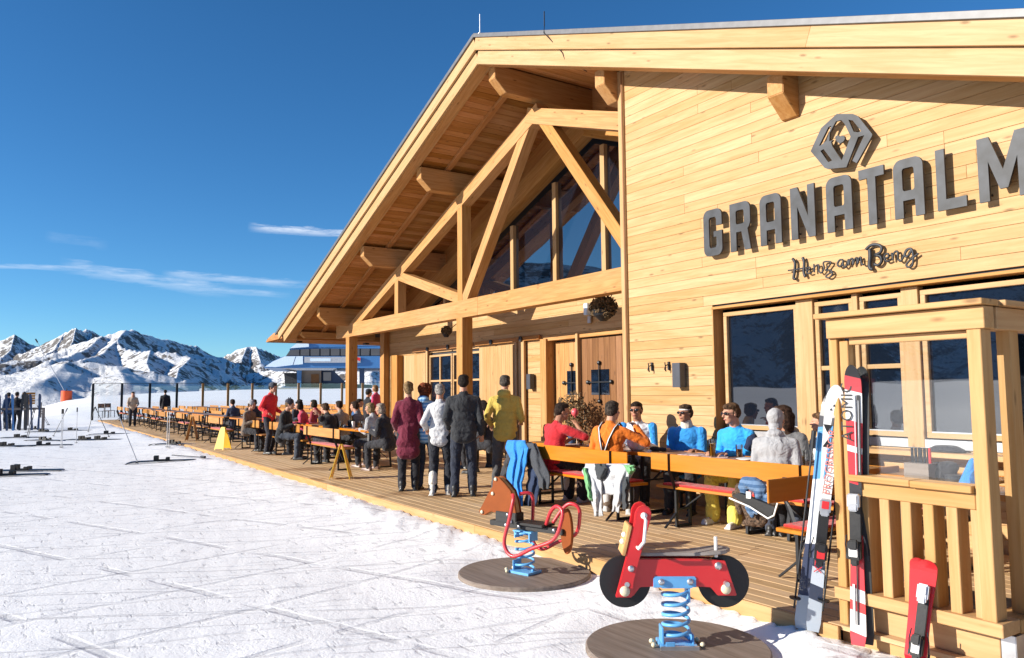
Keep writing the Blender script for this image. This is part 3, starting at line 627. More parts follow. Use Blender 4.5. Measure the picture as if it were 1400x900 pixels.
# --- truss
beam('tie_beam', (-23.0, YT + .13, 3.6), (-14.35, YT + .13, 3.6), .26, .40, M['beam'], bld)
beam('tie_beam', (-14.345, YT + .13, 3.6), (-8.0, YT + .13, 3.6), .26, .40, M['beam'], bld)
slope_beam('top_chord', -22.25, RX + .2, lambda x: zs(x) - .62, YT + .132, .25, .31, M['beam'])
slope_beam('top_chord', RX - .2, -8.3, lambda x: zs(x) - .623, YT + .128, .25, .31, M['beam'])
for x in (-18.58, -15.15): beam('truss_post', (x, YT + .13, 3.8), (x, YT + .13, zs(x) - .78), .24, .22, M['beam'], bld, up=(1, 0, 0))
beam('truss_brace', (-18.45, YT + .131, zs(-18.45) - .78), (-15.2, YT + .131, 3.85), .235, .24, M['beam'], bld)
beam('truss_brace', (-15.0, YT + .134, 3.78), (-12.3, YT + .134, zs(-12.3) - .72), .232, .24, M['beam'], bld)
beam('truss_brace', (-12.0, YT + .134, zs(-12.0) - .72), (-9.2, YT + .134, 3.75), .232, .24, M['beam'], bld)
for x in (-15.15, -22.02): beam('post', (x, YT + .13, .18), (x, YT + .13, 3.4), .27, .27, M['beam'], bld, up=(1, 0, 0))
# --- purlins with chamfered ends
for x in (-23.6, -22.0, -18.65, -15.35, -12.2, -9.0, -5.75, -2.4):
    zt = zs(x) + .03; zb = zs(x) - (.47 if x > -22.5 else .16); hw = .115; y0 = 7.6; y1 = 10.05 if x < -8.8 else 8.0
    m = MB(); ch = .24 if x > -22.5 else .1; prof = [(0, zt), (y1 - y0, zt), (y1 - y0, zb), (ch + .02, zb), (0, zb + ch)]
    cz = (zt + zb) / 2
    m.prism([(a, b - cz) for a, b in prof], lambda u, v: Vector((u, -hw, v)), lambda u, v: Vector((u, hw, v)))
    o = m.build('purlin', M['beam'], bld, bevel=.008); o.location = (x, y0, cz); o.rotation_euler = (0, 0, math.pi / 2)
# --- roof
rf = MB()
LX, RXX = -24.1, 1.8
for sgn, xe in ((-1, LX), (1, RXX)):
    rf.prism([(RX, zs(RX) + .12), (xe, zs(xe) + .12), (xe, zs(xe) + .50), (RX, zs(RX) + .50)] if sgn < 0 else [(RX, zs(RX) + .12), (RX, zs(RX) + .50), (xe, zs(xe) + .50), (xe, zs(xe) + .12)],
             lambda u, v: Vector((u, 7.34, v)), lambda u, v: Vector((u, 30, v)))
roof = rf.build('roof', M['steeledge'], bld)
for sgn, xe in ((-1, LX), (1, RXX)):
    s = Vector((SL * (1 if sgn < 0 else -1) * -1, 0, 1)).normalized()
    off = 0.003 if sgn > 0 else 0
    xe0 = xe
    def fb(za, wd, y, h, nm, mat, seglen, xo=0.0):
        x = RX; xe = xe0 + xo
        while (x > xe + .01) if sgn < 0 else (x < xe - .01):
            x2 = max(xe, x - seglen) if sgn < 0 else min(xe, x + seglen)
            p, q = (x, x2) if x < x2 else (x2, x)
            b = beam(nm, (p, y - off, zs(p) + za), (q, y - off, zs(q) + za), wd, h, mat, bld, up=s); x = x2
    fb(.40, .05, 7.245, .245, 'fascia_board', M['pale'], 13 if sgn < 0 else 7.2, -.6 if sgn < 0 else 0)
    fb(.135, .05, 7.30, .25, 'barge_board', M['pale'], 13 if sgn < 0 else 14, -.2 if sgn < 0 else 0)
    fb(.08, .22, 7.44, .14, 'barge_rafter', M['beam'], 13 if sgn < 0 else 14)
    fb(.045, .05, 7.575, .05, 'edge_strip', M['rail'], 14)
    x = RX; k = 0
    fb(.575, 23.0, 18.70, .035, 'roof_sheet', M['roofmetal'], 14, -.9 if sgn < 0 else 0)
    fb(.55, .03, 7.2, .075, 'verge_trim', M['roofmetal'], 14, -.85 if sgn < 0 else 0)
    # soffit boards run from the barge rafter back to the glazing
    n = 80 if sgn < 0 else 34; pitch = (abs(-24.1 - RX) / math.cos(math.atan(SL))) / 80; cth = math.cos(math.atan(SL))
    for k in range(n):
        x = RX + sgn * (k + .5) * pitch * cth
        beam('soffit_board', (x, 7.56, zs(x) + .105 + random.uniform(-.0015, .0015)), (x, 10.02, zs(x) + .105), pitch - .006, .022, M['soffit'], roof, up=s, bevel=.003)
# inner rafters under the soffit
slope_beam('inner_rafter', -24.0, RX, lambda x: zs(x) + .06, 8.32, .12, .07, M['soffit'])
# eave: flat board, gutter and brackets along the left side
beam('eave_board', (-25.2, 7.45, 3.50), (-25.2, 30, 3.50), 2.3, .05, M['soffit'], bld)
beam('eave_board', (-24.1, 7.62, 3.50), (-24.1, 30, 3.50), .2, .16, M['soffit'], bld)
gt = MB(); gt.tube([(-26.45, 7.35, 3.52), (-26.45, 30, 3.52)], .07, 10); gt.build('gutter', M['galv'], bld)
eb = MB()
eb.prism([(-25.1, 3.49), (-26.55, 3.47), (-26.2, 3.6), (-25.6, 3.72), (-25.1, 3.74), (-24.2, 3.9), (-24.0, 3.9), (-24.0, 3.49)], lambda u, v: Vector((u, 7.335, v)), lambda u, v: Vector((u, 7.5, v)))
eb.build('eave_end_board', M['soffit'], bld)
for k in range(9): MB().box((-25.6, 8.2 + k * 2.4, 3.45), (.25, .14, .06)).build('eave_bracket', M['dark'], bld)
# lightning rod and cable
lr = MB(); lr.cyl((RX - .02, 7.35, 8.78), .008, .42, 6).cyl((RX - .02, 7.35, 8.58), .05, .04, 10).build('lightning_rod', M['galv'], bld)
cb = MB(); cb.tube([(-9.9, 7.2, 7.75), (-9.88, 7.17, 7.62), (-9.7, 7.22, 7.4), (-9.5, 7.26, 7.15), (-9.45, 7.28, 7.0), (-9.3, 7.6, 6.85)], .007, 5)
cb.tube([(-9.9, 7.2, 7.75), (-9.9, 7.2, 8.0)], .01, 5); cb.build('lightning_cable', M['dark'], bld)
for x in (-8.27, -7.93):
    MB().box((x, 7.885, 2.08), (.03, .02, .12)).tube([(x, 7.87, 2.10), (x, 7.82, 2.08), (x, 7.80, 2.03), (x, 7.83, 2.0), (x, 7.81, 2.13)], .008, 6).build('coat_hook', M['dark'], bld)

# ------------------------------------------------------------ sign on the wall
sign = empty('sign_lettering', (0, 0, 0), 0, 'large steel letters reading GRANATALM standing off the cladding', 'sign')
def curve_solid(name, loops, x0, z0, sx, sz, y, th, mat, parent, shear=0):
    cu = bpy.data.curves.new(name, 'CURVE'); cu.dimensions = '2D'; cu.fill_mode = 'BOTH'; cu.extrude = th / 2
    for lp in loops:
        sp = cu.splines.new('POLY'); sp.points.add(len(lp) - 1); sp.use_cyclic_u = True
        for p, (u, v) in zip(sp.points, lp): p.co = (u * sx, v * sz, 0, 1)
    t = bpy.data.objects.new('t', cu); COL.objects.link(t); bpy.context.view_layer.update()
    me = bpy.data.meshes.new_from_object(t.evaluated_get(bpy.context.evaluated_depsgraph_get())); bpy.data.objects.remove(t)
    me.materials.clear(); me.materials.append(mat); o = bpy.data.objects.new(name, me); COL.objects.link(o); o.parent = parent
    o.rotation_euler = (math.pi / 2, 0, 0); o.location = (x0, y, z0); return o
def arc(cx, cy, rx, ry, a0, a1, n=6): return [(cx + rx * math.cos(R_(a0 + (a1 - a0) * k / n)), cy + ry * math.sin(R_(a0 + (a1 - a0) * k / n))) for k in range(n + 1)]
s, q, hh = .30, .27, .16                                   # stroke / corner radii in letter widths and heights
iv = .19
def rr(x0, y0, x1, y1, rx, ry): return arc(x1 - rx, y1 - ry, rx, ry, 0, 90, 4) + arc(x0 + rx, y1 - ry, rx, ry, 90, 180, 4) + arc(x0 + rx, y0 + ry, rx, ry, 180, 270, 4) + arc(x1 - rx, y0 + ry, rx, ry, 270, 360, 4)
LET = {
 'G': [[(1, .64)] + arc(1 - q, 1 - hh, q, hh, 0, 90) + arc(q, 1 - hh, q, hh, 90, 180) + arc(q, hh, q, hh, 180, 270) + arc(1 - q, hh, q, hh, 270, 360) + [(1, .52), (.55, .52), (.55, .40), (1 - s, .40), (1 - s, .22), (1 - s - .06, .17), (s + .06, .17), (s, .22), (s, .78), (s + .06, .83), (1 - s - .06, .83), (1 - s, .78), (1 - s, .64)]],
 'R': [[(0, 0), (0, 1)] + arc(1 - q, 1 - hh, q, hh, 90, 0) + [(1, .56), (.93, .47), (.86, .43), (1.0, 0), (.70, 0), (.56, .39), (s, .39), (s, 0)], rr(s, .55, 1 - s, .84, .07, .05)],
 'A': [[(0, 0)] + arc(q, 1 - hh, q, hh, 180, 90) + arc(1 - q, 1 - hh, q, hh, 90, 0) + [(1, 0), (1 - s, 0), (1 - s, .29), (s, .29), (s, 0)], rr(s, .45, 1 - s, .84, .07, .05)],
 'N': [[(0, 0), (0, 1), (.30, 1), (.72, .40), (.72, 1), (1, 1), (1, 0), (.72, 0), (.28, .62), (.28, 0)]],
 'T': [[(.34, 0), (.34, .83), (0, .83), (0, 1), (1, 1), (1, .83), (.66, .83), (.66, 0)]],
 'L': [[(0, 0), (0, 1), (.31, 1), (.31, .17), (1, .17), (1, 0)]],
 'M': [[(0, 0), (0, 1), (.24, 1), (.5, .45), (.76, 1), (1, 1), (1, 0), (.22 + .57, 0), (.79, .62), (.58, .16), (.42, .16), (.21, .62), (.21, 0)]]}
SY = 7.805
def wx(px, py): return gy(px, py, SY).x
xs = [('G', 963, 318, 988, 318), ('R', 999, 310, 1027, 318), ('A', 1040, 302, 1069, 300), ('N', 1082, 290, 1115, 290), ('A', 1131, 285, 1166, 280), ('T', 1175, 250, 1209, 235), ('A', 1223, 260, 1264, 260), ('L', 1281, 245, 1323, 278), ('M', 1338, 235, 1408, 225)]
for ch, a, ay, b, by in xs:
    xa, xb = wx(a, ay), wx(b, by); curve_solid('letter', LET[ch], xa, 3.515, xb - xa, .625, SY, .03, M['steel'], sign)
    st = MB()
    for u, v in (((.15, .12), (.15, .88)) if ch != 'T' else ((.5, .12), (.5, .9))): st.cyl((xa + u * (xb - xa), 7.862, 3.515 + v * .625), .012, .08, 8, axis=(0, 1, 0))
    st.build('stand_off', M['dark'], sign)
logo = empty('sign_logo', (0, 0, 0), 0, 'hexagonal steel gem logo with a small heart above the lettering', 'logo')
def wall_poly(loops_px, name, mat, parent, th=.03, y=SY):
    loops = [[(gy(*p, y).x, gy(*p, y).z) for p in lp] for lp in loops_px]
    return curve_solid(name, loops, 0, 0, 1, 1, y, th, mat, parent)
def Lg(pts, ox=1060, oy=130, s=4.118): return [(ox + u / s, oy + v / s) for u, v in pts]
outer = Lg([(350, 108), (440, 108), (470, 122), (550, 222), (548, 232), (462, 385), (438, 372), (505, 228), (470, 238), (404, 408), (300, 418), (282, 412), (203, 318), (262, 188)])
h1 = Lg([(415, 140), (445, 208), (470, 212), (488, 205), (440, 145)])
h2 = Lg([(345, 150), (375, 142), (395, 165), (428, 235), (378, 370), (325, 290), (318, 265), (330, 255), (308, 262), (310, 215)])
h3 = Lg([(300, 178), (318, 160), (318, 172), (288, 248), (306, 244), (306, 262), (262, 288), (262, 305), (310, 382), (332, 375), (370, 375), (358, 382), (296, 388), (250, 318), (232, 308)])
h4 = Lg([(303, 182), (320, 174), (292, 258), (262, 284), (250, 288)]); h5 = Lg([(258, 316), (276, 306), (324, 370), (302, 380)])
wall_poly([outer, h1, h2, h4, h5], 'gem_outline', M['steel'], logo)
hp = [(340 + 0, 245), (345, 232), (357, 228), (368, 236), (380, 228), (392, 234), (396, 248), (388, 262), (366, 276), (350, 262)]
wall_poly([Lg(hp)], 'heart', M['steel'], logo)
scr = empty('sign_script', (0, 0, 0), 0, 'small dark script lettering reading Herz am Berg under the big letters', 'sign')
def S(pts): return [Vector(gy(1060 + u / 6.364, 320 + v / 6.364, 7.855)) for u, v in pts]
def smooth(pts, n=5):
    out = []
    for i in range(len(pts) - 1):
        p0 = pts[max(i - 1, 0)]; p1 = pts[i]; p2 = pts[i + 1]; p3 = pts[min(i + 2, len(pts) - 1)]
        for k in range(n):
            t = k / n; out.append(0.5 * ((2 * p1) + (p2 - p0) * t + (2 * p0 - 5 * p1 + 4 * p2 - p3) * t * t + (3 * p1 - p0 - 3 * p2 + p3) * t ** 3))
    return out + [pts[-1]]
words = {'word_herz': [([(150, 215), (172, 250), (168, 330), (160, 385), (178, 392)], 11), ([(238, 205), (252, 250), (248, 330), (262, 375)], 11), ([(112, 318), (165, 312), (235, 300), (270, 296)], 8),
    ([(272, 322), (300, 306), (300, 290), (280, 296), (272, 325), (290, 345), (318, 338)], 8), ([(335, 262), (338, 300), (340, 335), (342, 290), (372, 268), (380, 285), (378, 320)], 8),
    ([(378, 320), (398, 340), (425, 300), (418, 250), (455, 240), (485, 250), (452, 300), (440, 318), (480, 315), (498, 345), (470, 380), (440, 372), (460, 350), (500, 330)], 8)],
 'word_am': [([(588, 225), (560, 228), (542, 262), (560, 285), (585, 265), (592, 228), (590, 270), (608, 290), (628, 262), (636, 222), (640, 275)], 9), ([(640, 275), (650, 230), (672, 215), (676, 270), (690, 225), (712, 208), (716, 262), (728, 215), (745, 205), (750, 255), (770, 268)], 9)],
 'word_berg': [([(822, 130), (826, 200), (820, 270), (832, 305), (850, 302)], 14), ([(790, 135), (830, 100), (885, 92), (925, 115), (915, 160), (870, 185), (915, 195), (925, 240), (895, 272), (860, 262)], 11),
    ([(950, 215), (985, 200), (980, 172), (955, 182), (950, 215), (972, 240), (1005, 225)], 9), ([(1012, 165), (1020, 200), (1022, 232), (1026, 180), (1052, 150), (1068, 165), (1066, 215)], 9),
    ([(1066, 215), (1090, 238), (1115, 200), (1140, 140), (1180, 128), (1172, 170), (1140, 200), (1128, 178), (1150, 140), (1185, 130), (1200, 190), (1195, 265), (1165, 290), (1140, 270), (1175, 225), (1245, 170)], 9)]}
for wd, strokes in words.items():
    m = MB()
    for pts, wpx in strokes:
        p = smooth(S(pts)); m.tube(p, wpx * .00078 * (1.55 if wpx < 10 else 2.0), 6)
    m.build(wd, M['steel'], scr, smooth=True)

# ------------------------------------------------------------ wind porch at the deck corner
por = empty('glazed_porch', (-3.17, 4.70, 0), 0, 'timber windscreen porch with glass panes and balusters at the near corner of the terrace', 'porch')
W_ = 0.98
def pb(name, p0, p1, wd, h, mat=None, up=(0, 0, 1), label=None): return beam(name, p0, p1, wd, h, mat or M['rail'], por, up=up, label=label)
pb('post', (.035, 0, .2), (.035, 0, 2.08), .10, .062, up=(1, 0, 0)); pb('post', (.105, .012, .2), (.105, .012, 2.06), .09, .062, up=(1, 0, 0))
pb('post', (W_ - .027, -.01, .42), (W_ - .027, -.01, 2.08), .12, .078, up=(1, 0, 0)); pb('post', (W_ - .01, .29, .42), (W_ - .01, .29, 2.08), .11, .075, up=(1, 0, 0))
pb('post', (W_ - .02, 3.1, .42), (W_ - .02, 3.1, 2.08), .10, .10, up=(1, 0, 0))
pb('top_beam', (0.01, -.02, 2.145), (W_ + .04, -.02, 2.145), .12, .13, M['rail']); pb('cap_board', (-.05, -.03, 2.232), (W_ + .055, -.03, 2.232), .2, .035, M['rail'])
pb('top_beam', (W_ - .01, .05, 2.142), (W_ - .01, 3.15, 2.142), .12, .13); pb('cap_board', (W_ - .01, .075, 2.229), (W_ - .01, 3.15, 2.229), .2, .035)
pb('glazing_strip', (.14, .0, 2.055), (W_ - .07, .0, 2.055), .05, .045, M['rail'])
pb('handrail', (.14, -.03, 1.165), (.55, -.03, 1.165), .15, .04, M['rail']); pb('handrail', (.552, -.031, 1.163), (W_ - .07, -.031, 1.163), .15, .04, M['rail'])
pb('rail', (.14, -.02, 1.095), (W_ - .07, -.02, 1.095), .09, .095, M['rail'])
pb('sill', (.0, .01, .405), (W_ + .05, .01, .405), .2, .075, M['rail']); pb('sill', (W_ - .02, .11, .403), (W_ - .02, 3.15, .403), .16, .075, M['rail'])
for k in range(6):
    pb('baluster', (.215 + .138 * k, .01, .44), (.215 + .138 * k, .01, 1.05), .13, .064, M['rail'], up=(1, 0, 0))
for k in range(22): pb('baluster', (W_ - .02, .45 + .12 * k, .44), (W_ - .02, .45 + .12 * k, 1.05), .055, .10, up=(1, 0, 0))
pb('rail', (W_ - .02, .36, 1.12), (W_ - .02, 3.1, 1.12), .1, .12)
pb('plinth_board', (-.04, .055, .27), (W_ - .03, .055, .27), .03, .18, M['pale']); pb('plinth_board', (-.04, .056, .07), (W_ - .03, .056, .07), .03, .205, M['board'])
pb('plinth_board', (W_ + .03, .12, .26), (W_ + .03, 3.1, .26), .03, .2); pb('plinth_board', (W_ + .03, .12, .05), (W_ + .03, 3.1, .05), .03, .2)
MB().box((W_ + .01, .052, .17), (.075, .012, .37)).box((W_ + .045, .12, .17), (.012, .14, .37)).build('corner_bracket', M['galv'], por)
MB().box((.52, .03, 1.61), (W_ - .20, .01, .87)).build('pane', M['clear'], por)
MB().box((W_ - .02, 1.7, 1.63), (.012, 2.7, .87)).build('pane', M['clear'], por)
MB().box((W_ / 2 - 0.02, .6, .15), (W_ + .02, 1.0, .3)).build('porch_base', M['steeledge'], por)

# ------------------------------------------------------------ lift station on the far side
dS = 118.0
def P3(px, py, d=dS): return CAMP + ray(px, py) * (d / FPX)
vb = Vector((ray(470, 520).x, ray(470, 520).y, 0)).normalized(); vside = Vector((-vb.y, vb.x, 0)) * -1
st = empty('lift_station', tuple(P3(450, 548)), 0, 'blue and white ski lift station with a ribbon window behind the terrace', 'lift station')
so = P3(450, 548)
def slab(name, pts, d0, d1, mat, shrink=1.0):
    m = MB(); m.prism(pts, lambda u, v: P3(u, v) + vb * d0 - so, lambda u, v: P3(u, v) + vb * d1 - so); return m.build(name, mat, st)
slab('roof', [(395, 478), (408, 468), (424, 466), (700, 466), (700, 476), (396, 476)], 1, 20, M['bluepaint'])
slab('roof_edge', [(396, 476), (408, 467.5), (422, 467), (422, 474)], .6, 1.0, M['whitepaint'])
slab('window_band', [(389, 487), (397, 475.5), (700, 475), (700, 487)], 2, 18, M['pane'])
for k in range(16): slab('window_mullion', [(408 + k * 14, 475.5), (409 + k * 14, 475.5), (409 + k * 14, 487), (408 + k * 14, 487)], 1.8, 2.1, M['steel'])
slab('body', [(360, 503), (372, 494), (388, 487), (700, 486.5), (700, 503)], .5, 22, M['bluepaint'])
slab('body_panel', [(362, 501.5), (373, 494.2), (389, 487.4), (404, 487.2), (400, 499), (376, 502)], .2, .5, M['whitepaint'])
slab('body_panel', [(405, 487.2), (414, 487.2), (414, 498), (401, 499)], .2, .5, M['whitepaint'])
slab('sign_panel', [(416, 488), (493, 488), (493, 496), (416, 496)], .1, .4, M['galv'])
slab('sign_lettering', [(424, 490), (452, 490), (452, 494), (424, 494)], .05, .1, M['whitepaint'])
slab('sign_mark', [(489, 488.5), (493, 490), (492, 494), (487, 492)], .0, .1, M['red'])
slab('soffit_panel', [(385, 503.1), (460, 503.1), (455, 506), (405, 506)], 1.5, 18, M['galv'])
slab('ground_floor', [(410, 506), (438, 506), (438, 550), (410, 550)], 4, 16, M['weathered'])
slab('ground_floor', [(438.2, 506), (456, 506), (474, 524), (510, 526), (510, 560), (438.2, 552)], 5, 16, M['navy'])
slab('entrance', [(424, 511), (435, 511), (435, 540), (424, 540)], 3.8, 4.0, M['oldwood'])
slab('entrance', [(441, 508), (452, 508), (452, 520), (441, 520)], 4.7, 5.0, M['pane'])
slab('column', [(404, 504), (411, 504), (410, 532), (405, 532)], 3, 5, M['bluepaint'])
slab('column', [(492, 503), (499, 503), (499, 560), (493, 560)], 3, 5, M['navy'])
slab('back_hall', [(382, 508), (404, 508), (404, 528), (384, 528)], 9, 20, M['steel'])
slab('platform', [(378, 530), (440, 530), (440, 536), (400, 538), (378, 534)], 1, 8, M['concrete'])
# ------------------------------------------------------------ beer benches and tables
def bench(label, group=None, back=True, pad=None, lac='lacquer', L=2.2):
    root = empty('bench', (0, 0, 0), 0, label, 'bench', group)
    beam('seat', (-L / 2, 0, .445), (L / 2, 0, .445), .26, .032, M[lac], root, bevel=.006)
    if back:
        o = beam('backrest', (-L / 2, -.195, .735), (L / 2, -.195, .735), .02, .19, M[lac], root, bevel=.006)
        for s in (-1, 1): MB().tube([(s * L * .37, -.12, .42), (s * L * .37, -.19, .60), (s * L * .37, -.213, .64), (s * L * .37, -.213, .832)], .024, 4, ry=.35).build('back_bracket', M['dark'], root)
    for s in (-1, 1):
        m = MB(); x = s * L * .37; t = .028
        m.bar((x, -.11, .01), (x, -.11, .43), t, t, up=(1, 0, 0)).bar((x, .11, .01), (x, .11, .43), t, t, up=(1, 0, 0)).bar((x, -.125, .015), (x, .125, .015), t, t, up=(1, 0, 0)).bar((x, -.12, .415), (x, .12, .415), t, t, up=(1, 0, 0))
        m.bar((x, 0, .20), (x - s * .34, 0, .425), .012, t, up=(0, 1, 0)).bar((x, -.11, .2), (x, .11, .2), .02, .02, up=(1, 0, 0))
        if back: m.bar((x, -.11, .17), (x, -.30, .012), .016, .024, up=(1, 0, 0))
        m.build('leg_frame', M['dark'], root)
    if pad:
        m = MB().box((0, .01, .472), (L * .92, .25, .022)); m.build('seat_pad', M[pad], root, bevel=.006)
    return root
def table(label, group=None, L=2.2, wd=.55, mat='tabletop'):
    root = empty('table', (0, 0, 0), 0, label, 'table', group)
    n = 4
    for k in range(n): beam('plank', (-L / 2, -wd / 2 + wd / n * (k + .5), .765), (L / 2, -wd / 2 + wd / n * (k + .5), .765), wd / n - .002, .026, M[mat], root, bevel=.003)
    beam('edge', (-L / 2, -wd / 2 - .009, .76), (L / 2, -wd / 2 - .009, .76), .016, .045, M['lacquer'], root); beam('edge', (-L / 2, wd / 2 + .009, .76), (L / 2, wd / 2 + .009, .76), .016, .045, M['lacquer'], root)
    for s in (-1, 1):
        m = MB(); x = s * L * .38; t = .032; h = wd / 2 - .04
        m.bar((x, -h, .01), (x, -h * .75, .745), t, t, up=(1, 0, 0)).bar((x, h, .01), (x, h * .75, .745), t, t, up=(1, 0, 0)).bar((x, -h, .02), (x, h, .02), t, t, up=(1, 0, 0)).bar((x, 0, .42), (x - s * .4, 0, .735), .014, t, up=(0, 1, 0)).bar((x, -h, .42), (x, h, .42), .022, .022, up=(1, 0, 0))
        m.build('leg_frame', M['dark'], root)
    return root
def put(o, x, y, rz=0.0, z=DECKZ): o.location = (x, y, z); o.rotation_euler = (0, 0, R_(rz)); return o
bA = put(bench('orange bench with red pad in front of the man in the orange shirt', pad='pad'), -7.97, 6.32)
bB = put(bench('long orange bench under the pale grey hooded person', pad='pad', L=2.3), -5.55, 6.56, 1.5)
bC = put(bench('orange bench set crosswise with its brown back turned to the porch', pad='pad', L=1.9), -3.93, 6.12, -90)
bench_w = [put(bench('backless bench against the wall behind the %s table' % n, back=False), x, 7.62) for n, x in (('orange shirted man\'s', -8.2), ('pale grey hooded person\'s', -5.8))]
tA = put(table('table with the glass jug and dark vase'), -8.75, 6.98); tB = put(table('table carrying the white ski helmet', wd=.55), -6.48, 6.96, 0); tC = put(table('table in front of the young man in the blue jacket', wd=.62), -4.2 - .1, 7.02)
# long rows of identical sets
def label_set(o, l, g): o['label'] = l; o['group'] = g; return o
FR = 'benches of the front row along the snow edge'; FT = 'tables of the front row'
b1 = bench('worn orange bench with a backrest in the front row along the snow', FR, lac='lacquer2'); b1p = bench('worn orange bench with a red pad in the front row along the snow', FR, pad='pinkpad', lac='lacquer2')
t1 = table('wooden beer table in the front row along the snow', FT, wd=.6)
first = {id(b1): 0, id(b1p): 0, id(t1): 0}
def place(proto, x, y, rz, label=None, group=None):
    if first.get(id(proto)) == 0: first[id(proto)] = 1; o = proto
    else: o = copy_tree(proto)
    put(o, x, y, rz)
    if label: o['label'] = label
    elif o is not proto: o['label'] = GEN[id(proto)]
    if group: o['group'] = group
    return o
ORD = ['first', 'second', 'third', 'fourth', 'fifth', 'sixth', 'seventh', 'eighth', 'ninth', 'tenth']
GEN = {id(b1): 'worn orange bench with a plain seat in the front row left of the seated people', id(b1p): 'bench with a pink padded seat in the front row left of the seated people', id(t1): 'beer table in the front row left of the seated people'}
rn = random.Random(3)
place(b1p, -15.75, 5.72, 0, 'orange bench with a pink pad nearest the folded yellow sign'); 
place(b1, -18.75, 5.85, 2, 'orange bench with its back to the snow under the black jacketed person')
place(b1, -21.75, 5.75, 1, 'worn bench left of the black jacketed person with the pointed hat')
for k in range(9): place(b1 if k % 2 else b1p, -24.9 - 3.05 * k, 5.6 + rn.uniform(-.1, .1), rn.uniform(-2, 2), '%s bench leftwards from the brown coated person in the front row' % ORD[k])
place(t1, -15.7, 6.45, 1, 'long table with condiment buckets in front of the two seated women'); place(t1, -18.6, 6.5, 0, 'table with a red tray before the black jacketed person')
for k in range(10): place(t1, -21.7 - 3.05 * k, 6.35, rn.uniform(-1, 1), '%s beer table leftwards from the red tray in the front row' % ORD[k])
place(b1, -17.6, 7.2, 180, 'bench with the man leaning his head on his hand')
for k in range(10): place(b1p if k % 3 else b1, -21.6 - 3.05 * k, 7.1 + rn.uniform(-.08, .08), 180 + rn.uniform(-2, 2), '%s bench from the right behind the front row tables, facing the snow' % ORD[k], 'benches facing the front row')
for r, y0 in enumerate((9.6, 12.3, 15.0, 17.7, 20.4, 23.0)):
    g1 = 'benches in row %s behind the front row' % ('two', 'three', 'four', 'five', 'six', 'seven')[r]
    for k in range(8 if r else 9):
        x = -26.3 - 2.85 * k + rn.uniform(-.15, .15)
        rowname = ('second', 'third', 'fourth', 'fifth', 'sixth', 'hindmost')[r]
        place(b1p if rn.random() < .6 else b1, x, y0 - .7, rn.uniform(-2, 2), '%s bench from the right in the %s row of empty seats' % (ORD[k], rowname), g1)
        place(t1, x, y0, rn.uniform(-1, 1), '%s beer table from the right in the %s row of empty seats' % (ORD[k], rowname), 'beer tables in the %s row' % rowname)
        if r < 4: place(b1p, x, y0 + .72, 180, '%s bench from the right turned to the snow in the %s row' % (ORD[k], rowname), g1 + ' turned round')
# wicker lounge chairs at the far corner
for k in range(2):
    ch = empty('metal_chair', tuple(gz(141 + 9 * k, 572 - k, DECKZ)), 0.5, ('grey metal chair beside the first windbreak post', 'second grey metal chair right of the first windbreak post')[k], 'chair')
    m = MB()
    for a in (-.2, .2):
        for b in (-.2, .2): m.bar((a, b, 0), (a, b, .45), .03, .03, up=(1, 0, 0))
    m.bar((-.22, -.2, .45), (-.26, -.2, .95), .03, .03, up=(0, 1, 0)).bar((-.22, .2, .45), (-.26, .2, .95), .03, .03, up=(0, 1, 0)); m.build('frame', M['steel'], ch)
    MB().box((0, 0, .46), (.46, .46, .03)).build('seat', M['steel'], ch); MB().box((-.25, 0, .8), (.02, .44, .28)).build('backrest', M['steel'], ch)

# ------------------------------------------------------------ things on and around the near tables
def lathe(m, c, prof, n=18):
    c = Vector(c); pts = [c + Vector((0, 0, z)) for r, z in prof]; base = len(m.v)
    for r, z in prof:
        for k in range(n): a = 2 * math.pi * k / n; m.v.append((c.x + r * math.cos(a), c.y + r * math.sin(a), c.z + z))
    for i in range(len(prof) - 1):
        for k in range(n): m.f.append((base + i * n + k, base + i * n + (k + 1) % n, base + (i + 1) * n + (k + 1) % n, base + (i + 1) * n + k))
    m.f.append(tuple(base + k for k in range(n))[::-1]); m.f.append(tuple(base + (len(prof) - 1) * n + k for k in range(n)))
    return m
TZ = DECKZ + .778
def beer(x, y, label, fill=.13, h=.17, mat='glassbeer'):
    r = empty('beer_glass', (x, y, TZ), 0, label, 'glass', None)
    lathe(MB(), (0, 0, .008), [(.030, 0), (.032, fill * .4), (.036, fill)]).build('drink', M[mat], r, smooth=False)
    lathe(MB(), (0, 0, 0), [(.033, 0), (.036, .01), (.040, h), (.038, h), (.034, .012)]).build('glass', M['clear'], r)
    return r
def tb(px, py, z=TZ): return gz(px, py, z)
p = gy(985, 612, 7.0); beer(p.x, 6.86, 'tall beer glass left of the young man in the blue jacket', .15, .21)
p = gy(791, 600, 6.9); jug = beer(p.x, 6.95, 'glass mug of brown beer right of the dark vase', .11, .16)
p = gy(805, 600, 6.9); beer(p.x, 7.0, 'nearly empty glass between the vase and the orange shirted man', .03, .16)
p = gy(859, 600, 6.9); beer(p.x, 7.05, 'dark drink by the left hand of the man in the blue and white jacket', .14, .17, 'oldwood')
p = gy(778, 592, 7.0); v = empty('vase', (p.x, 7.05, TZ), 0, 'dark blue metal vase standing on the table by the door', 'vase')
lathe(MB(), (0, 0, 0), [(.055, 0), (.06, .12), (.065, .22), (.06, .22)]).build('bucket', M['navy'], v)
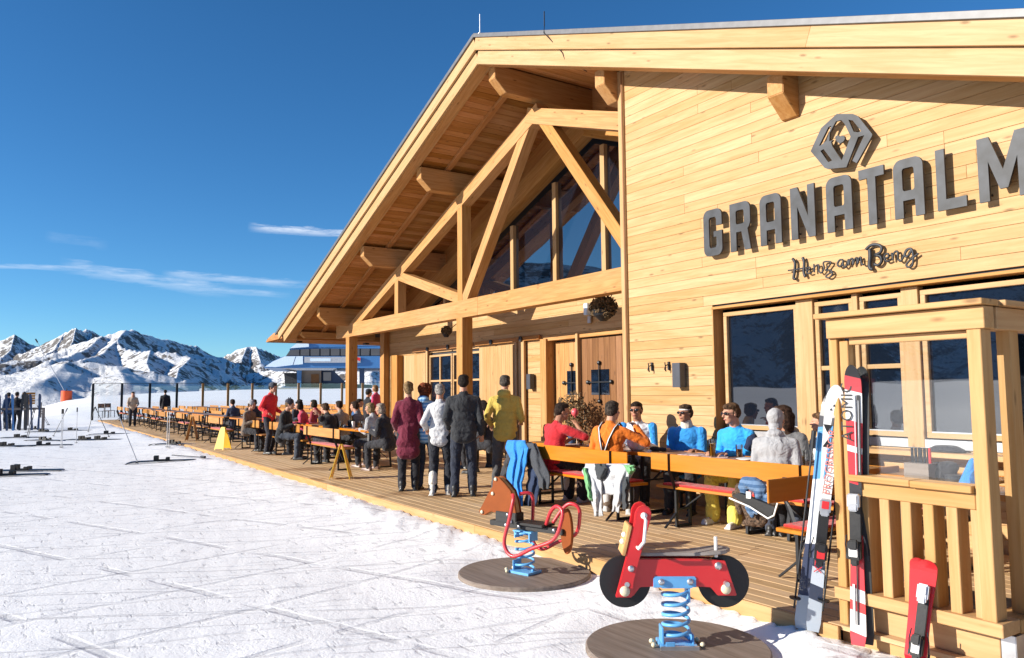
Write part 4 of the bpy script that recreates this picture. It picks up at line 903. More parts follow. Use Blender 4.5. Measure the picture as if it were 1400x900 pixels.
def foliage(m, c, r, n, size, rnd, sz=None):
    for _ in range(n):
        d = Vector((rnd.gauss(0, 1), rnd.gauss(0, 1), rnd.gauss(0, 1))).normalized() * (rnd.random() ** .4)
        q = Vector(c) + Vector((d.x * r[0], d.y * r[1], d.z * r[2])); a = Vector((rnd.gauss(0, 1), rnd.gauss(0, 1), rnd.gauss(0, 1))).normalized(); b = a.orthogonal().normalized(); s = size * rnd.uniform(.6, 1.4)
        m.add([q - a * s, q + b * s * .45, q + a * s, q - b * s * .45], [(0, 1, 2, 3)])
    return m
p = gy(783, 580, 9.3)
pl = empty('potted_shrub', (p.x, 9.3, DECKZ), 0, 'bare twiggy shrub in a dark pot standing before the open door', 'plant'); r2 = random.Random(8)
m = MB()
for k in range(26):
    a = r2.uniform(0, 6.28); t_ = Vector((.38 * math.cos(a) * r2.random(), .38 * math.sin(a) * r2.random(), 1.0 + r2.random() * .55)); m.tube([(0, 0, .35), t_ * .5 + Vector((0, 0, .25)), t_], [.012, .008, .004], 5)
m.build('branch', M['leaf'], pl); foliage(MB(), (0, 0, 1.05), (.38, .38, .5), 900, .035, r2).build('foliage', M['leaf'], pl, fix=False); lathe(MB(), (0, 0, 0), [(.16, 0), (.2, .4), (.17, .4)]).build('pot', M['dark'], pl)
p = gy(786, 564, 8.0); bl = MB(); bl.ell((0, 0, 0), (.062, .062, .07), 16, 12); bl.cyl((0, 0, -.075), .012, .02, 8); o = bl.build('pink_flower_ball', plain('pink_ball', (.75, .10, .12), .35), smooth=True); o.location = (p.x, 8.0, p.z); tag(o, 'pink ball on a stem above the dark vase', 'decoration')
o2 = MB().tube([(0, 0, -.08), (.005, -.3, -.32), (0, -.85, -.55)], .003, 5).build('stem', M['dark'], o)
for k, (x_, y_, h_, l) in enumerate(((-9.3, 6.9, .12, 'short glass at the left end of the table by the door'), (-9.05, 7.1, .16, 'tall glass at the back of the table by the door'), (-6.0, 7.05, .15, 'glass standing between the two men in bright blue'), (-5.1, 6.95, .14, 'glass in front of the pale grey hooded person'), (-4.75, 7.12, .16, 'dark drink beside the long haired person'))):
    beer(x_, y_, l, h_ * .6, h_, 'glassbeer' if k % 2 else 'oldwood')
for x_, y_, l in ((-8.45, 6.92, 'white plate on the table by the door'), (-5.75, 6.88, 'white plate in front of the young man in the blue jacket'), (-4.5, 6.95, 'white plate near the porch end of the tables')):
    o = lathe(MB(), (0, 0, 0), [(.07, 0), (.12, .018), (.115, .02), (.06, .006)], 24).build('plate', M['white'], smooth=True); o.location = (x_, y_, TZ); tag(o, l, 'plate')
for k, (x_, y_) in enumerate(((-15.3, 6.3), (-16.2, 6.55), (-16.6, 6.3), (-18.0, 6.4), (-18.9, 6.6), (-19.4, 6.35), (-21.5, 6.3), (-22.2, 6.5), (-24.6, 6.4))):
    o = beer(x_, y_, 'small drinking glass on the tables between the seated guests', .09, .14, 'glassbeer' if k % 3 else 'white'); o['group'] = 'glasses on the middle tables'
# helmet, gloves, menu sheets
p = gz(888, 614, TZ); hl = empty('ski_helmet', (p.x + .06, 6.88, TZ), R_(60), 'white and blue ski helmet lying on the table', 'helmet')
m = MB(); m.ell((0, 0, .10), (.125, .15, .115), 18, 12); m.ell((0, -.06, .06), (.115, .09, .07)); blob(m, 'shell', M['white'], hl, .012, 2)
m = MB(); m.ell((.02, .115, .065), (.10, .055, .05), 14, 9); blob(m, 'goggles', plain('goggle_blue', (.03, .13, .35), .15, coat=.5), hl, .01, 2)
m = MB(); m.box((0, 0, .11), (.26, .302, .02)); 
p = gz(915, 616, TZ); m = MB(); m.ell((0, 0, .03), (.1, .05, .035)); m.ell((.1, .03, .03), (.06, .04, .03)); o = blob(m, 'gloves', fabric((.02, .02, .025)), None, .012, 2); o.location = (p.x, 6.95, TZ); tag(o, 'pair of black gloves lying right of the white helmet', 'gloves')
for i, (px, py, l) in enumerate(((1000, 618, 'printed menu sheet under the hands of the young man in the blue jacket'), (1035, 620, 'second menu sheet between the blue jacket and the pale grey hood'), (800, 607, 'open menu lying right of the dark vase'))):
    p = gz(px, py, TZ + .004); o = MB().box((0, 0, 0), (.30, .21, .004)).build('menu_sheet', plain('print_paper', (.62, .45, .42), .6, var=.4, nscale=25)); o.location = (p.x, 6.9 if i != 2 else 6.9, TZ + .004); o.rotation_euler = (0, 0, R_(8 + 30 * i)); tag(o, l, 'menu')
# belongings hung on the benches
def px_blob(name, parts, y, mat, label, cat, voxel=.012):
    m = MB()
    for (ax, ay, bx, by, r0, r1, *dy) in parts:
        a, b = gy(ax, ay, y + (dy[0] if dy else 0)), gy(bx, by, y + (dy[1] if len(dy) > 1 else (dy[0] if dy else 0))); m.cap(a, b, r0, r1)
    return m
bp = empty('backpack', (0, 0, 0), 0, 'dark backpack with a bright blue jacket hung over the left end of the orange bench', 'backpack')
blob(px_blob('', [(705, 612, 690, 650, .085, .07), (722, 615, 735, 655, .09, .08), (708, 610, 728, 612, .06, .06), (735, 640, 745, 650, .06, .05)], 6.1, None, '', ''), 'bag', fabric((.045, .045, .05)), bp, .013, 2, .06)
def drape(name, rows_, y, mat, parent, amp=.03, fr=3.0, seed=1.0, back=.03):
    m = MB(); nu, nv = 16, 18; g_ = []
    for k in range(nv + 1):
        t = k / nv * (len(rows_) - 1); i_ = min(int(t), len(rows_) - 2); f = t - i_; a_, b_ = rows_[i_], rows_[i_ + 1]
        py, l_, r_ = [a_[q] + (b_[q] - a_[q]) * f for q in range(3)]; v = k / nv
        for q in range(nu + 1):
            u = q / nu; wob = noise.noise(Vector((u * 2.2, v * 2.5, seed)))
            edge = 2.2 * noise.noise(Vector((v * 5, seed, u > .5)))
            dep = amp * math.sin(u * fr * 6.28 + wob * 4 + v * 2) * (.35 + .65 * v) + .03 * wob - .05 * math.sin(v * 2.6) * math.sin(math.pi * u)
            if v < .08: dep += (1 - v / .08) * back
            g_.append(gy(l_ + (r_ - l_) * u + edge, py + (3.0 * noise.noise(Vector((u * 4, seed, 2))) if k == nv else 0), y + dep))
    n_ = len(g_); m.v = [tuple(p) for p in g_] + [(p.x, p.y + .014, p.z) for p in g_]; W = nu + 1
    for k in range(nv):
        for q in range(nu):
            a_ = k * W + q; m.f.append((a_, a_ + 1, a_ + W + 1, a_ + W)); m.f.append((n_ + a_ + W, n_ + a_ + W + 1, n_ + a_ + 1, n_ + a_))
    per = [q for q in range(W)] + [k * W + nu for k in range(1, nv + 1)] + [nv * W + q for q in range(nu - 1, -1, -1)] + [k * W for k in range(nv - 1, 0, -1)]
    for a_, b_ in zip(per, per[1:] + per[:1]): m.f.append((a_, n_ + a_, n_ + b_, b_))
    return m.build(name, mat, parent, smooth=True)
bf = fabric((.03, .22, .60)); drape('blue_jacket', [(602, 694, 718), (612, 690, 722), (628, 698, 716), (650, 692, 712), (672, 694, 706), (688, 698, 708)], 5.96, bf, bp, .03, 2.0, 11.0)
drape('blue_jacket_sleeve', [(612, 708, 722), (636, 706, 718), (660, 700, 714), (692, 704, 714)], 5.92, bf, bp, .02, 1.4, 12.0, 0)
drape('grey_sleeve', [(606, 718, 732), (630, 724, 742), (652, 734, 752), (668, 738, 750)], 5.98, fabric((.05, .055, .065)), bp, .02, 1.4, 13.0, 0)
drape('navy_leg', [(640, 722, 740), (664, 720, 738), (692, 716, 732)], 6.02, fabric((.02, .035, .08)), bp, .02, 1.4, 14.0, 0)
wj = empty('hanging_jacket', (0, 0, 0), 0, 'white ski jacket with grey and green trim draped over the orange bench end', 'jacket')
wf = fabric((.46, .47, .49)); df = fabric((.04, .045, .05)); gf = fabric((.16, .40, .17))
drape('jacket_body', [(634, 800, 860), (645, 796, 866), (660, 800, 858), (676, 808, 850)], 5.99, wf, wj, .025, 2.4, 1.0)
drape('sleeve', [(640, 799, 818), (660, 803, 822), (682, 808, 822), (706, 812, 824)], 5.93, wf, wj, .02, 1.5, 2.0, 0)
drape('sleeve', [(640, 842, 862), (660, 840, 858), (680, 838, 852), (700, 836, 846)], 5.93, wf, wj, .02, 1.5, 3.0, 0)
drape('dark_panel', [(634, 813, 828), (646, 814, 830), (656, 816, 826)], 5.925, df, wj, .012, 1.0, 4.0, 0)
drape('dark_panel', [(652, 852, 860), (672, 850, 859), (696, 850, 857)], 5.90, df, wj, .012, 1.0, 5.0, 0)
drape('green_trim', [(640, 797, 802), (660, 799, 806), (684, 806, 811)], 5.905, gf, wj, .01, 1.0, 6.0, 0)
drape('green_trim', [(636, 852, 866), (642, 856, 868), (648, 858, 864)], 5.915, gf, wj, .008, 1.0, 7.0, 0)
fc = empty('hanging_coat', (0, 0, 0), 0, 'blue denim patterned coat with brown fur lining hanging from the bench', 'coat')
blob(px_blob('', [(1012, 668, 1030, 712, .055, .06), (1040, 690, 1040, 714, .05, .05), (1020, 715, 1045, 712, .035, .035), (1004, 675, 1012, 700, .03, .03)], 5.9, None, '', ''), 'fur_lining', plain('brown_fur', (.13, .08, .05), .9, var=.5, nscale=60, bump=.8, bscale=120), fc, .012, 2)
blob(px_blob('', [(1018, 658, 1036, 664, .05, .06, -.09), (1015, 665, 1028, 704, .045, .03, -.1), (1040, 668, 1035, 700, .05, .03, -.1), (1050, 680, 1048, 690, .03, .03, -.09)], 5.9, None, '', ''), 'shell', fabric((.05, .11, .22), stripe=(.12, .20, .33)), fc, .012, 2, .05)
m = MB(); a, b, c, d = [gy(*q_, 5.72) for q_ in ((1001, 678), (1052, 710), (1060, 694), (1010, 674))]; m.add([a, b, c, d, a + Vector((0, .05, 0)), b + Vector((0, .05, 0)), c + Vector((0, .05, 0)), d + Vector((0, .05, 0))], [(0, 1, 2, 3), (7, 6, 5, 4), (0, 4, 5, 1), (1, 5, 6, 2), (2, 6, 7, 3), (3, 7, 4, 0)]); m.build('lapel', M['black'], fc)
m = MB(); m.tube([gy(997, 681, 5.7), gy(1025, 693, 5.69), gy(1050, 709, 5.69), gy(1058, 705, 5.69), gy(1063, 688, 5.7)], .008, 6); m.build('white_piping', M['white'], fc)
m = MB().box(gy(1024, 677, 5.72), (.05, .02, .06)); m.build('label_patch', M['white'], fc)
# stand of cutlery, tray and folded clothes behind the porch glass
tD = put(table('service table behind the porch glass', L=1.5), -3.0, 6.35)
p = gy(1260, 645, 6.2); bx = empty('cutlery_box', (p.x, 6.2, TZ), 0, 'grey wooden box of cutlery and bottles behind the porch glass', 'box')
bm_ = MB(); bm_.box((0, 0, .09), (.2, .16, .18)); bm_.build('crate', M['weathered'], bx)
for k in range(7):
    MB().cyl((-.07 + .024 * k, .01 * (k % 3), .22), .011, .16, 8).build('utensil', M['dark'] if k != 6 else M['red'], bx)
p = gy(1290, 640, 6.3); m = MB(); m.ell((0, 0, .09), (.10, .09, .10)); m.ell((.03, .02, .15), (.08, .07, .05)); m.ell((-.04, 0, .16), (.05, .05, .03)); o = blob(m, 'folded_jacket', fabric((.03, .03, .035)), None, .014, 2); o.location = (p.x, 6.3, TZ); tag(o, 'bunched black jacket right of the cutlery box', 'jacket')
p = gy(1298, 650, 6.0); o = lathe(MB(), (0, 0, 0), [(.05, 0), (.06, .12), (.055, .12)]).build('steel_bucket', M['steel']); o.location = (p.x, 6.05, TZ); tag(o, 'small grey metal bucket on the service table', 'bucket')
p = gy(1326, 650, 6.0); m = MB(); m.cap((0, 0, .04), (.05, 0, .24), .07, .03); o = blob(m, 'blue_cloth', fabric((.03, .22, .6)), None, .014, 2); o.location = (p.x, 5.95, TZ); tag(o, 'bright blue garment beside the porch corner post', 'garment')
p = gy(1312, 610, 7.8); m = MB()
for k in range(3): m.ell((0, 0, .018 + .02 * k), (.21 - .04 * k, .11 - .01 * k, .017))
o = blob(m, 'folded_blanket', fabric((.03, .032, .04)), None, .014, 2); o.location = (p.x - .12, 7.78, 1.10); tag(o, 'dark blanket folded on the window ledge', 'blanket')
beam('ledge_panel', (-4.9, 7.35, 1.02), (-3.45, 7.35, 1.02), .03, .2, M['oldwood'], tD) if False else None
# condiments on the long tables
def condiment(x, y, label, z=TZ):
    r = empty('condiment_bucket', (x, y, z), 0, label, 'condiments')
    lathe(MB(), (0, 0, 0), [(.07, 0), (.085, .16), (.08, .16)]).build('bucket', M['dark'], r); m = MB()
    for k in range(5): m.cyl((.03 * math.cos(k * 1.3), .03 * math.sin(k * 1.3), .2), .014, .13, 8)
    m.build('bottle', M['leaf'], r); MB().box((.13, 0, .07), (.08, .05, .14)).build('napkin_holder', M['white'], r)
    return r
condiment(-15.1, 6.42, 'dark bucket with bottles and napkins in front of the two seated women'); condiment(-16.4, 6.45, 'dark condiment bucket left of the man leaning on his hand'); condiment(-18.4, 6.5, 'dark condiment bucket beside the red tray')
o = MB().box((0, 0, .012), (.5, .34, .024)).build('tray', M['red'], bevel=.006); o.location = (-19.2, 6.5, TZ); tag(o, 'red serving tray on the table near the standing red jacket', 'tray')
beer(-14.9, 6.5, 'beer glass in front of the grey haired woman in black', .12, .17); beer(-15.6, 6.4, 'orange drink beside the white napkins', .12, .16)
m = MB(); m.ell((0, 0, 0), (.17, .12, .2)); m.ell((-.05, -.03, -.2), (.13, .1, .18)); o = blob(m, 'hanging_jacket', fabric((.09, .08, .075)), None, .016, 3); o.location = (-18.2, 5.5, .85); tag(o, 'grey jacket hanging over the bench behind the black jacketed person', 'jacket')
m = MB(); m.box((0, 0, 0), (.5, .35, .012)); m.box((-.24, 0, -.12), (.012, .35, .24)); o = m.build('tablecloth', M['white']); o.location = (-14.65, 6.4, TZ + .008); tag(o, 'white cloth hanging off the near end of the long table', 'cloth')

# ------------------------------------------------------------ wall lamps, hanging baskets
def lamp(x, y, z, label):
    r = empty('wall_lamp', (x, y, z), 0, label, 'lamp')
    MB().box((0, -.06, 0), (.15, .12, .34)).build('housing', plain('lamp_grey', (.05, .055, .07), .45), r, bevel=.004); MB().box((0, -.01, 0), (.08, .03, .2)).build('mount', M['dark'], r)
p0 = gy(928, 513, 7.82); lamp(p0.x - .0, 7.885, p0.z, 'dark up and down lamp on the sunlit front wall')
p0 = gy(727, 522, 9.9); lamp(p0.x, 9.92, p0.z, 'dark lamp on the entrance wall left of the doors')
def basket(px, py, y, r, label, n=1500):
    p = gy(px, py, y); e = empty('hanging_basket', (p.x, y, p.z), 0, label, 'basket'); rnd = random.Random(int(px))
    foliage(MB(), (0, 0, .05), (r, r * .8, r * .75), n, .035, rnd).build('foliage', M['leaf'], e, fix=False)
    lathe(MB(), (0, 0, -r * .7), [(.06, 0), (r * .6, .1), (r * .75, r * .7), (r * .7, r * .7)]).build('basket', M['dark'], e)
    MB().tube([(0, 0, 0), (0, .3, r * 1.4), (0, 9.9 - y, r * 1.5)], .01, 5).build('hanger', M['dark'], e)
basket(825, 424, 9.2, .30, 'hanging basket of dry plants above the brown door'); basket(610, 455, 9.6, .17, 'small dark hanging bowl on the shaded wall above the window', 500)
p = gy(803, 423, 9.85); o = MB().box((0, 0, 0), (.12, .12, .24)).build('security_camera', M['whitepaint'], bevel=.01); o.location = (p.x, 9.85, p.z); tag(o, 'small pale box fixed above the doors beside the hanging basket', 'camera')
p = gy(806, 437, 9.9); o = MB().box((0, 0, 0), (.10, .04, .14)).build('sensor_box', M['galv'], bevel=.005); o.location = (p.x, 9.9, p.z); tag(o, 'little grey box under the pale one above the doors', 'sensor')

# ------------------------------------------------------------ yellow floor signs
def floor_sign(x, y, rz, mat, label, h=.62):
    r = empty('floor_sign', (x, y, DECKZ), R_(rz), label, 'floor sign')
    for s in (-1, 1):
        m = MB(); out = [(-.15, 0), (-.11, 0), (-.105, .03), (.105, .03), (.11, 0), (.15, 0), (.085, h * .86), (.055, h), (-.055, h), (-.085, h * .86)]
        f = lambda u, v, o: Vector((u, s * (.17 * (1 - v / h) + .008 + o), v))
        m.prism(out, lambda u, v: f(u, v, 0), lambda u, v: f(u, v, .012)); pn = m.build('panel', mat, r)
        m = MB(); m.prism([(-.03, h * .84), (.03, h * .84), (.03, h * .89), (-.03, h * .89)], lambda u, v: f(u, v, .0125 if s > 0 else -.001), lambda u, v: f(u, v, .014 if s > 0 else -.003)); m.build('grip_slot', M['black'], pn)
        m = MB(); m.prism([(-.045, h * .32), (.045, h * .32), (0, h * .5)], lambda u, v: f(u, v, .0125 if s > 0 else -.001), lambda u, v: f(u, v, .014 if s > 0 else -.003)); m.build('warning_mark', M['red'], pn)
p = gz(297, 615, DECKZ); floor_sign(p.x, p.y + .15, 42, M['yellow'], 'broad yellow warning sign standing on the deck edge')
p = gz(459, 655, DECKZ); floor_sign(p.x, p.y + .1, 148, M['yellow'], 'narrow folded yellow sign seen edge on beside the pink padded bench')
p = gz(258, 603, DECKZ); floor_sign(p.x, p.y + .1, 150, M['rail'], 'brown folding stand left of the yellow warning sign', .8)

# ------------------------------------------------------------ spring rockers
def screw(mb, c, ax, r): mb.ell(c, (r, r, r), 10, 7)
nh = Vector((RM[0][2], RM[1][2], 0)).normalized(); rh = Vector((-nh.y, nh.x, 0)) * -1           # facing the camera / to the right
def disc(x, y, r, label):
    d = empty('rocker_base', (x, y, 0), 0, label, 'base plate')
    lathe(MB(), (0, 0, -.02), [(r, 0), (r, .075), (r - .01, .085)], 56).build('plate', M['weathered'], d)
    return d
def spring(mb, c, r, h, turns, t, n=150):
    mb.tube([Vector(c) + Vector((r * math.cos(2 * math.pi * turns * k / n), r * math.sin(2 * math.pi * turns * k / n), h * (k / n))) for k in range(n + 1)], t, 8); return mb
mp0 = gz(925, 882, .065); disc(mp0.x, mp0.y, .60, 'round weathered base disc under the red motorcycle rocker')
mo = empty('motorcycle_rocker', tuple(mp0), math.atan2(rh.y, rh.x), 'red toy motorcycle on a blue spring with black wheels', 'spring rocker')
inv = Matrix.Rotation(-math.atan2(rh.y, rh.x), 3, 'Z')
def mp(u, v):                                                     # zoomed photo coordinates to metres in the rocker's own frame
    d = ray(800 + u / 4.09, 680 + v / 4.09); t = nh.dot(mp0 - CAMP) / nh.dot(d); q = inv @ (CAMP + d * t - mp0); return (q.x, q.z)
def mpoly(name, pts, y0, th, mat, bevel=0.0, parent=mo):
    m = MB(); P = [mp(*p) for p in pts]; m.prism(P, lambda u, v: Vector((u, y0 - th / 2, v)), lambda u, v: Vector((u, y0 + th / 2, v))); return m.build(name, mat, parent, bevel=bevel)
for (u, v, r_) in ((222, 468, 142), (772, 468, 142)):
    cx_, cz_ = mp(u, v); rad = abs(mp(u + r_, v)[0] - cx_); w1 = MB().cyl((cx_, .0, cz_), rad, .035, 40, axis=(0, 1, 0)).build('wheel', M['black'], mo, bevel=.004)
    MB().cyl((cx_, .0, cz_), rad * .1, .2, 12, axis=(0, 1, 0)).build('axle', M['galv'], w1)
mpoly('body_panel', [(165, 540), (235, 345), (300, 335), (640, 335), (770, 345), (835, 538), (730, 538), (690, 492), (620, 488), (370, 488), (300, 490), (262, 540)], -.045, .03, M['red'], .004)
mpoly('body_panel', [(165, 540), (235, 345), (300, 335), (640, 335), (770, 345), (835, 538), (730, 538), (690, 492), (620, 488), (370, 488), (300, 490), (262, 540)], .045, .03, M['red'], .004)
fork = mpoly('fork_panel', [(160, 540), (215, 330), (262, 130), (268, 75), (285, 45), (318, 32), (348, 48), (358, 80), (350, 120), (300, 300), (262, 450), (250, 540)], -.082, .03, M['red'], .005)
fork2 = mpoly('fork_panel', [(160, 540), (215, 330), (262, 130), (268, 75), (285, 45), (318, 32), (348, 48), (358, 80), (350, 120), (300, 300), (262, 450), (250, 540)], .082, .03, M['red'], .005)
a = mp(250, 145); b = mp(212, 310); m = MB(); m.bar((a[0] - .01, 0, a[1]), (b[0] - .01, 0, b[1]), .2, .022, up=(1, 0, .2)); m.build('front_shield', M['ply'], mo, bevel=.004)
for (u, v) in ((222, 200), (212, 238)): c_ = mp(u, v); MB().ell((c_[0] - .012, -.05, c_[1]), .018, 10, 7).build('bolt', M['white'], mo)
# handlebar, foot pegs, seat
a, b = mp(315, 90), mp(278, 262)
m = MB(); m.tube([(a[0], -.10, a[1]), (a[0] - .0, -.17, a[1] - .02), (b[0] + .03, -.19, b[1] + .05), (b[0], -.15, b[1]), (b[0], -.10, b[1])], .011, 8); m.ell((a[0], -.10, a[1]), .022); m.build('handlebar', M['white'], mo, smooth=True)
m = MB(); m.tube([(a[0], .10, a[1]), (a[0] - .0, .17, a[1] - .02), (b[0] + .03, .19, b[1] + .05), (b[0], .15, b[1]), (b[0], .10, b[1])], .011, 8); m.build('handlebar', M['white'], mo, smooth=True)
seat_pts = [(300, 325), (345, 296), (480, 300), (560, 300), (660, 285), (720, 272), (775, 278), (805, 300), (800, 322), (760, 345), (700, 350), (620, 335), (500, 333), (370, 335)]
m = MB(); n_ = 14; prof = []
x0_, _ = mp(305, 320); x1_, _ = mp(805, 300); zt_ = mp(560, 318)[1]
for k in range(n_ + 1):
    t_ = k / n_; hw = .055 + .045 * sstep(.35, .9, t_); hw *= math.sqrt(max(0.06, 1 - max(0, (t_ - .86) / .14) ** 2)) * (1 if t_ > .06 else .7); xx_ = x0_ + (x1_ - x0_) * t_; z_ = zt_ + .02 * sstep(.5, 1, t_); prof.append((xx_, hw, z_))
vs = []; 
for xx_, hw, z_ in prof: vs += [(xx_, -hw, z_), (xx_, hw, z_), (xx_, hw, z_ + .022), (xx_, -hw, z_ + .022)]
fs = [(0, 1, 2, 3), tuple(len(vs) - 4 + k for k in (3, 2, 1, 0))]
for k in range(n_): a_ = k * 4; fs += [(a_ + i, a_ + 4 + i, a_ + 4 + (i + 1) % 4, a_ + (i + 1) % 4) for i in range(4)]
m.add(vs, fs); m.build('seat', M['greyseat'], mo, bevel=.003)
c_ = mp(720, 270); m = MB(); m.tube([(c_[0], -.05, mp(720, 325)[1]), (c_[0], -.05, mp(720, 212)[1])], .012, 8); m.build('back_peg', M['white'], mo)
for (u, v, r_, yy) in ((244, 380, .022, -.1), (210, 504, .034, -.1), (773, 500, .034, -.065), (731, 372, .026, -.062), (415, 460, .022, -.075), (573, 458, .022, -.075)):
    c_ = mp(u, v); MB().ell((c_[0], yy, c_[1]), (r_, r_ * .6, r_), 12, 8).build('bolt_cap', M['cream'] if r_ > .03 else M['galv'], mo, smooth=True)
mpoly('spring_plate', [(372, 440), (380, 430), (600, 430), (608, 440), (608, 490), (372, 492)], -.062, .008, M['blue'], .002); mpoly('spring_plate', [(372, 440), (600, 430), (608, 490), (372, 492)], .062, .008, M['blue'])
cz_ = mp(490, 494)[1]; MB().box((0, 0, cz_ + .004), (.2, .13, .012)).box((.08, 0, cz_ - .05), (.012, .12, .09)).build('spring_mount', M['blue'], mo)
m = MB(); spring(m, (0, 0, .04), .085, cz_ - .05, 5.2, .012); m.build('spring', M['blue'], mo, smooth=True)
m = MB().box((0, 0, .012), (.24, .20, .022)).box((-.098, 0, .07), (.012, .12, .11)).box((.098, 0, .05), (.012, .12, .07)).box((-.06, -.1, .03), (.06, .012, .04)); m.build('foot_bracket', M['blue'], mo, bevel=.003)
MB().box((0, -.105, .012), (.25, .012, .026)).build('foot_plate', M['galv'], mo)
for (a, b) in ((-.16, -.05), (-.16, .03), (.16, -.05), (.15, .05)): MB().ell((a, b, .018), .017, 10, 7).build('foot_bolt', M['cream'], mo, smooth=True)
# horse
hp0 = gz(718, 783, .065); hA = gz(690, 716, .60); hB = gz(775, 735, .56); dirh = (hB - hA); dirh.z = 0; dirh.normalize()
dcx = (gz(630, 780, .04) + gz(802, 800, .04)) / 2; disc(hp0.x - .06, hp0.y + .03, .62, 'round weathered base disc under the brown horse rocker')
hn = Vector((-dirh.y, dirh.x, 0)); 
ho = empty('horse_rocker', (hp0.x, hp0.y, .065), math.atan2(dirh.y, dirh.x), 'brown toy horse on a blue spring with red tube handles', 'spring rocker'); inv2 = Matrix.Rotation(-math.atan2(dirh.y, dirh.x), 3, 'Z')
def hpx(u, v, off=0.0):
    d = ray(640 + u / 5.294, 650 + v / 5.294); P0 = hp0 - hn * off; t = hn.dot(P0 - CAMP) / hn.dot(d); q = inv2 @ (CAMP + d * t - hp0); return (q.x, q.z)
def hpoly(name, pts, y0, th, mat, bevel=0.0):
    P = [hpx(*p) for p in pts]; return MB().prism(P, lambda u, v: Vector((u, y0 - th / 2, v)), lambda u, v: Vector((u, y0 + th / 2, v))).build(name, mat, ho, bevel=bevel)
hh_ = [(215, 5), (245, 12), (290, 60), (330, 110), (355, 190), (372, 300), (368, 345), (250, 345), (228, 340), (232, 300), (222, 268), (190, 258), (165, 270), (140, 285), (112, 280), (100, 255), (130, 200), (165, 130), (198, 78), (200, 40)]
for yy in (-.035, .035): hpoly('head_panel', hh_, yy, .02, M['brownp'], .004)
hpoly('head_core', [(u + (6 if u < 230 else -4), v + 4) for u, v in hh_], 0, .045, M['ply'])
for u, v in ((225, 25), (203, 128), (126, 260)): c_ = hpx(u, v); MB().ell((c_[0], -.052, c_[1]), (.018, .012, .018), 10, 7).build('bolt_cap', M['cream'], ho, smooth=True)
zb_ = hpx(500, 380)[1]; xa_ = hpx(180, 320)[0]; xb_ = hpx(705, 390)[0]
MB().box(((xa_ + xb_) / 2, 0, zb_), (xb_ - xa_, .10, .05)).box((hpx(300, 300)[0], 0, hpx(300, 300)[1]), (.26, .12, .10)).build('beam', M['black'], ho, bevel=.006)
MB().box((hpx(480, 350)[0], 0, zb_ + .035), (.34, .20, .022)).build('seat', M['black'], ho, bevel=.006)
for u, v in ((320, 278), (308, 352), (345, 328), (402, 362), (655, 390)): c_ = hpx(u, v); MB().ell((c_[0], -.07, c_[1]), (.017, .012, .017), 10, 7).build('bolt_cap', M['galv'], ho, smooth=True)
tc_ = hpx(715, 405); MB().prism([(tc_[0] + .062 * math.cos(2 * math.pi * k / 30), tc_[1] + (.20 if True else 0) * math.sin(2 * math.pi * k / 30)) for k in range(30)], lambda u, v: Vector((u, -.015, v)), lambda u, v: Vector((u, .02, v))).build('tail_panel', M['brownp'], ho, bevel=.004)
def tube3(pts, name='handle_tube', r=.017):
    q = smooth([Vector(p) for p in pts], 6); MB().tube(q, r, 10).build(name, M['redtube'], ho, smooth=True)
for sd in (-1, 1):
    off = .17 * sd
    X_ = lambda u, v: Vector((hpx(u, v)[0], 0, hpx(u, v)[1]))
    a = X_(345, 140); b = X_(395, 150); c_ = X_(385, 300); d = X_(362, 470); e_ = X_(430, 560); f_ = X_(560, 505); g_ = X_(700, 445); h_ = X_(742, 320); i_ = X_(740, 245); j_ = X_(690, 215); k_ = X_(640, 255); l_ = X_(590, 350)
    sft = lambda p, o_: Vector((p.x - .0, o_, p.z))
    tube3([sft(a, sd * .05), sft(b, sd * .13), sft(c_, off), sft(d, off * 1.15), sft(e_, off * 1.2), sft(f_, off * 1.1), sft(g_, off * .95), sft(h_, off * .8), sft(i_, off * .7), sft(j_, off * .6), sft(k_, off * .5), sft(l_, sd * .05)])
zt2 = hpx(450, 398)[1]; MB().box((0.02, 0, zt2 - .01), (.22, .13, .012)).box((-.075, 0, zt2 - .04), (.012, .12, .07)).box((.1, 0, zt2 - .05), (.012, .12, .09)).build('spring_mount', M['blue'], ho)
m = MB(); spring(m, (0, 0, .03), .085, zt2 - .04, 5.0, .0115); m.build('spring', M['blue'], ho, smooth=True)
MB().box((0, 0, .012), (.24, .2, .022)).box((-.098, 0, .06), (.012, .12, .10)).build('foot_bracket', M['blue'], ho, bevel=.003)
for (a, b) in ((-.18, -.06), (-.17, .03), (-.12, -.12)): MB().ell((a, b, .018), .016, 10, 7).build('foot_bolt', M['cream'], ho, smooth=True)

# ------------------------------------------------------------ skis
def skimat(name, stops, rough=.3):
    m, nt, b = newmat(name); L = nt.links.new; tc = N(nt, 'ShaderNodeTexCoord'); sp = N(nt, 'ShaderNodeSeparateXYZ'); L(tc.outputs['Object'], sp.inputs[0])
    nz = N(nt, 'ShaderNodeTexNoise', i_Scale=9.0, i_Detail=2.0); L(tc.outputs['Object'], nz.inputs['Vector']); a = N(nt, 'ShaderNodeMath', operation='MULTIPLY_ADD'); L(sp.outputs['X'], a.inputs[0]); a.inputs[1].default_value = 0.25; L(sp.outputs['Z'], a.inputs[2])
    a2 = N(nt, 'ShaderNodeMath', operation='MULTIPLY'); L(a.outputs[0], a2.inputs[0]); a2.inputs[1].default_value = .5
    r = ramp(nt, stops); r.color_ramp.interpolation = 'CONSTANT'; L(a2.outputs[0], r.inputs[0]); L(r.outputs[0], b.inputs['Base Color']); b.inputs['Roughness'].default_value = rough; b.inputs['Coat Weight'].default_value = .3
    return m
